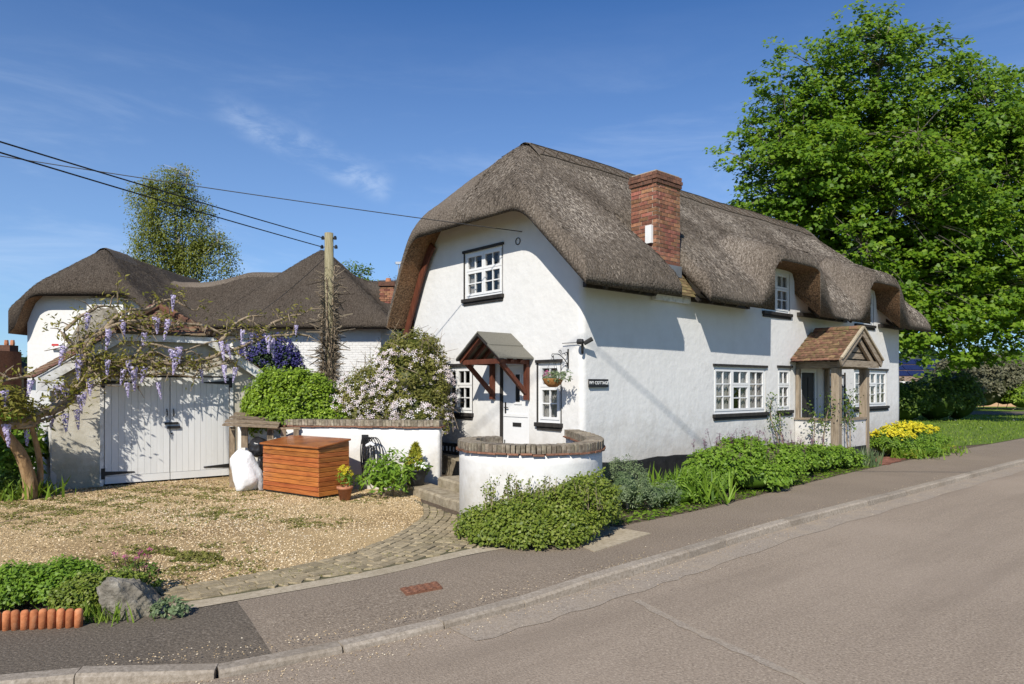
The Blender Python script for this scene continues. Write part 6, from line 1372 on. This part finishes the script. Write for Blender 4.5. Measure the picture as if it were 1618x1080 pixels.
def lumps(env, n, r0, r1, seed, k=1.):
    r = np.random.default_rng(seed); E = np.array(env, float); w = E[:,3]*E[:,4]*E[:,5]; w = w**.8; w /= w.sum(); out = []
    for i in range(n):
        e = E[r.choice(len(E), p=w)]; d = unit(r.normal(size=3)); p = e[:3]+e[3:]*d*r.uniform(.55,.98); q = r.uniform(r0, r1); out.append((p[0]*k, p[1]*k, 2+(p[2]-2)*k, q*k*1.1, q*k*1.1, q*k*r.uniform(.75,1.15)))
    return out
ENV = [(15.6,30.5,10.4,5.2,4.6,5.6),(18.8,31.5,10.0,4.8,4.2,5.6),(21.5,31.0,9.6,4.2,4.0,4.6),(13.0,30.2,8.6,2.8,3.2,3.6),(15.3,30,15.4,1.2,1.4,2.6),(12.7,30.2,13.4,1.7,1.6,2.6),(11.9,30.2,11.0,1.8,1.8,2.4),(18.9,30.5,15.0,1.1,1.2,2.0),(21.8,31,13.4,1.8,1.8,2.6),(23.6,31,11.6,2.2,2.2,2.6),(17.0,30,15.9,1.0,1.0,1.9),(20.2,29.8,5.2,3.6,3.0,2.0),(16.5,29.4,5.2,2.8,2.4,1.8),(23.5,31.5,5.4,3.0,2.6,1.8)]
SPIRES = [(15.3,30,16.6,.8,.8,1.9),(16.0,30,16.9,.6,.6,1.5),(12.5,30.2,14.8,.7,.7,1.6),(13.6,30,15.3,.6,.6,1.5),(18.8,30.5,16.0,.7,.7,1.6),(21.6,31,15.0,.7,.7,1.9),(23.0,31,14.2,.7,.7,1.5),(17.4,30,16.2,.7,.7,1.4),(11.0,30.2,12.6,.8,.8,1.5),(10.4,30.2,9.6,1.0,.9,1.0),(11.8,30.2,14.6,.6,.6,1.4),(20.2,30.5,15.2,.6,.6,1.4)]
tree('sycamore', 'tall broad sycamore in fresh green leaf behind the cottage', (20.9,40.6,0), .50, lumps(ENV, 320, 1.1, 2.0, 4, 1.3)+[(a*1.3,b*1.3,2+(c-2)*1.3,d*1.3,e*1.3,f*1.3) for a,b,c,d,e,f in SPIRES],
     8600, .55, 25, (.15,.25), PALM5, 'leaf_sycamore', flat=.5, limbs=46, seed=11, shell=(.35,1.), low=-.7)
tree('birch', 'slender silver birch standing behind the neighbouring thatch', (-20.2,42,0), .22,
     [(-20.2,42,11.6,2.6,2.2,3.0),(-20.8,42,13.6,1.7,1.6,1.8),(-19.9,42,14.6,.9,.9,1.2),(-18.2,42,10.0,1.9,1.7,1.7),(-21.4,42,9.6,1.7,1.7,2.6),(-22.2,42,13.9,.9,.9,.8)], 800, .52, 46, (.09,.17), SMALL, 'leaf_birch', bark='bark_birch', seed=12, droop=2.6, limbs=16, flat=1., low=-.9)
tree('background_tree', 'dark green tree rising right of the telegraph pole', (-10.6,47,0), .25, [(-10.7,47,8.6,1.6,1.4,1.9),(-9.6,47,7.6,1.4,1.4,1.5),(-11.6,47,7.6,1.5,1.4,1.5)], 240, .5, 26, (.14,.26), LEAF, 'leaf_mid', seed=13, limbs=8)
tree('background_tree', 'pale grey green tree showing beside the distant brick chimney', (-8.2,50,0), .25, [(-8.3,50,8.2,1.5,1.3,1.9),(-7.4,50,7.0,1.4,1.3,1.8),(-9.2,50,6.8,1.2,1.2,1.6)], 260, .45, 26, (.12,.22), LANCE, 'leaf_olive', seed=14, limbs=8, droop=1.5, flat=1.)

# ------------------------------------------------------------------ right background
def right_side():
    plant('laurel_bush', 'dark leafy bush in the shade at the far end of the cottage', 'shrub', [(25.2,41.5,1.1,1.5,1.4,1.3),(26.9,42,1.3,1.2,1.3,1.5),(23.2,41,1.0,1.3,1.3,1.2)], 330, .32, 18, (.14,.24), LEAF, 'leaf_mid', k=.84)
    plant('olive_bush', 'big grey olive coloured bush across the lawn', 'shrub', [(40.4,60,2.4,2.6,2.0,2.5),(42.5,60.3,2.2,1.8,1.7,2.1),(38.5,60.5,2.3,1.6,1.6,2.2),(43.5,60,2.7,1.4,1.4,1.6)], 480, .40, 20, (.18,.32), LEAF, 'leaf_olive', k=.84)
    plant('golden_shrub', 'yellow green shrub in front of the olive bush', 'shrub', [(37.4,59,1.4,1.3,1.0,1.1),(43.2,58.4,1.1,1.8,1.0,1.1)], 150, .25, 16, (.12,.2), LEAF, 'leaf_hedge', k=.8)
    r = empty('bungalow', (44.,69,0), R(-6), 'low bungalow with solar panels on its tiled roof beyond the lawn', 'bungalow')
    MB().box((-7,0,0),(6,7,2.6)).build('wall', 'brick_buff', r)
    MB().add([(-7.6,-.5,2.45),(6.6,-.5,2.45),(6.6,3.5,4.75),(-7.6,3.5,4.75),(6.6,7.5,2.45),(-7.6,7.5,2.45)],[(0,1,2,3),(3,2,4,5)]).add([(-7.6,-.5,2.45),(-7.6,3.5,4.75),(-7.6,7.5,2.45)],[(0,1,2)]).build('roof', 'concrete_tile', r)
    MB().box((-7.7,-.62,2.3),(6.7,-.5,2.5)).build('fascia', 'white_gloss', r)
    sl = math.atan2(2.3,4.0); me = brick_mesh('solar_panel', (-.8,-.52,0), (.8,.52,.05), 'solar')
    for i in range(5):
        for j in range(3): t = .34+.27*j; link('solar_panel', me, r, (-6.6+1.66*i, -.5+4*t, 2.45+2.3*t+.06), (sl,0,0))
    for x in (-5.5,-2.5,1.5): w = MB().box((x-.7,-.05,.9),(x+.7,-.004,2.1)).build('window', 'white_gloss', r); MB().box((x-.6,-.06,1.0),(x+.6,-.052,2.0)).build('pane', 'glass', w)
    r = empty('buff_brick_wall', (45.6,61.5,0), R(-8), 'buff brick building wall at the far right edge beyond the lawn', 'wall'); me = brick_mesh('brick', (-.33,-.06,0), (.33,.05,.2), 'brick_buff')
    MB().box((0,.02,0),(9,.5,2.75)).build('wall_core', 'mortar', r)
    for i in range(13):
        for j in range(13): link('brick', me, r, (.36+.68*j+(.34 if i % 2 else 0), .03, .02+.21*i), (0,0,random.gauss(0,.003)))
    r = empty('wooden_fence', (39.6,62.5,0), 0, 'short pale wooden fence panel beside the yellow green shrub', 'fence')
    for i in range(8): MB().box((i*.14,0,0),(i*.14+.13,.03,1.45+.02*(i%2))).build('plank', 'oak', r)
    r = empty('timber_stand', (34.0,52.5,0), R(5), 'low dark timber stand with two posts and a flat top on the lawn edge', 'stand')
    for x in (-.28,.28): MB().box((x-.09,-.09,0),(x+.09,.09,1.5)).build('post', 'black_wood', r)
    MB().box((-.62,-.3,1.5),(.72,.3,1.78)).build('top', 'black_wood', r)
    # daisies in the lawn, far wood
    n = 60; P = np.stack([rng.uniform(14,40,n), rng.uniform(24,44,n), np.full(n,.07)],-1); P = P[inpoly(P, LAWN)]; o = scatter('daisies', FLOWER, P, np.tile([0,-.3,1.],(len(P),1)), .09, 'petal_white'); tagit(o, 'scattered white daisies in the lawn', 'flowers', kind='stuff')
    Q = []; E = []
    for x in np.arange(-90,110,6.): E.append((x, 105+8*math.sin(x), 2.5, 5, 3, 4.5+1.8*math.sin(x*1.7)))
    for x in np.arange(22,80,4.): E.append((x, 72+4*math.sin(x), 1.6, 3, 2.2, 3.0+1.2*math.sin(x*1.3)))
    P, Nn, t = clumps(E, 1500, .9, 14); o = scatter('distant_wood', LEAF, P, Nn, rng.uniform(.4,.8,len(P)), 'leaf_mid', tint=t); tagit(o, 'distant belt of green trees closing the horizon', 'wood', kind='stuff'); core('distant_wood_inside', E, .88, 'leaf_dark', o, 3)
right_side()
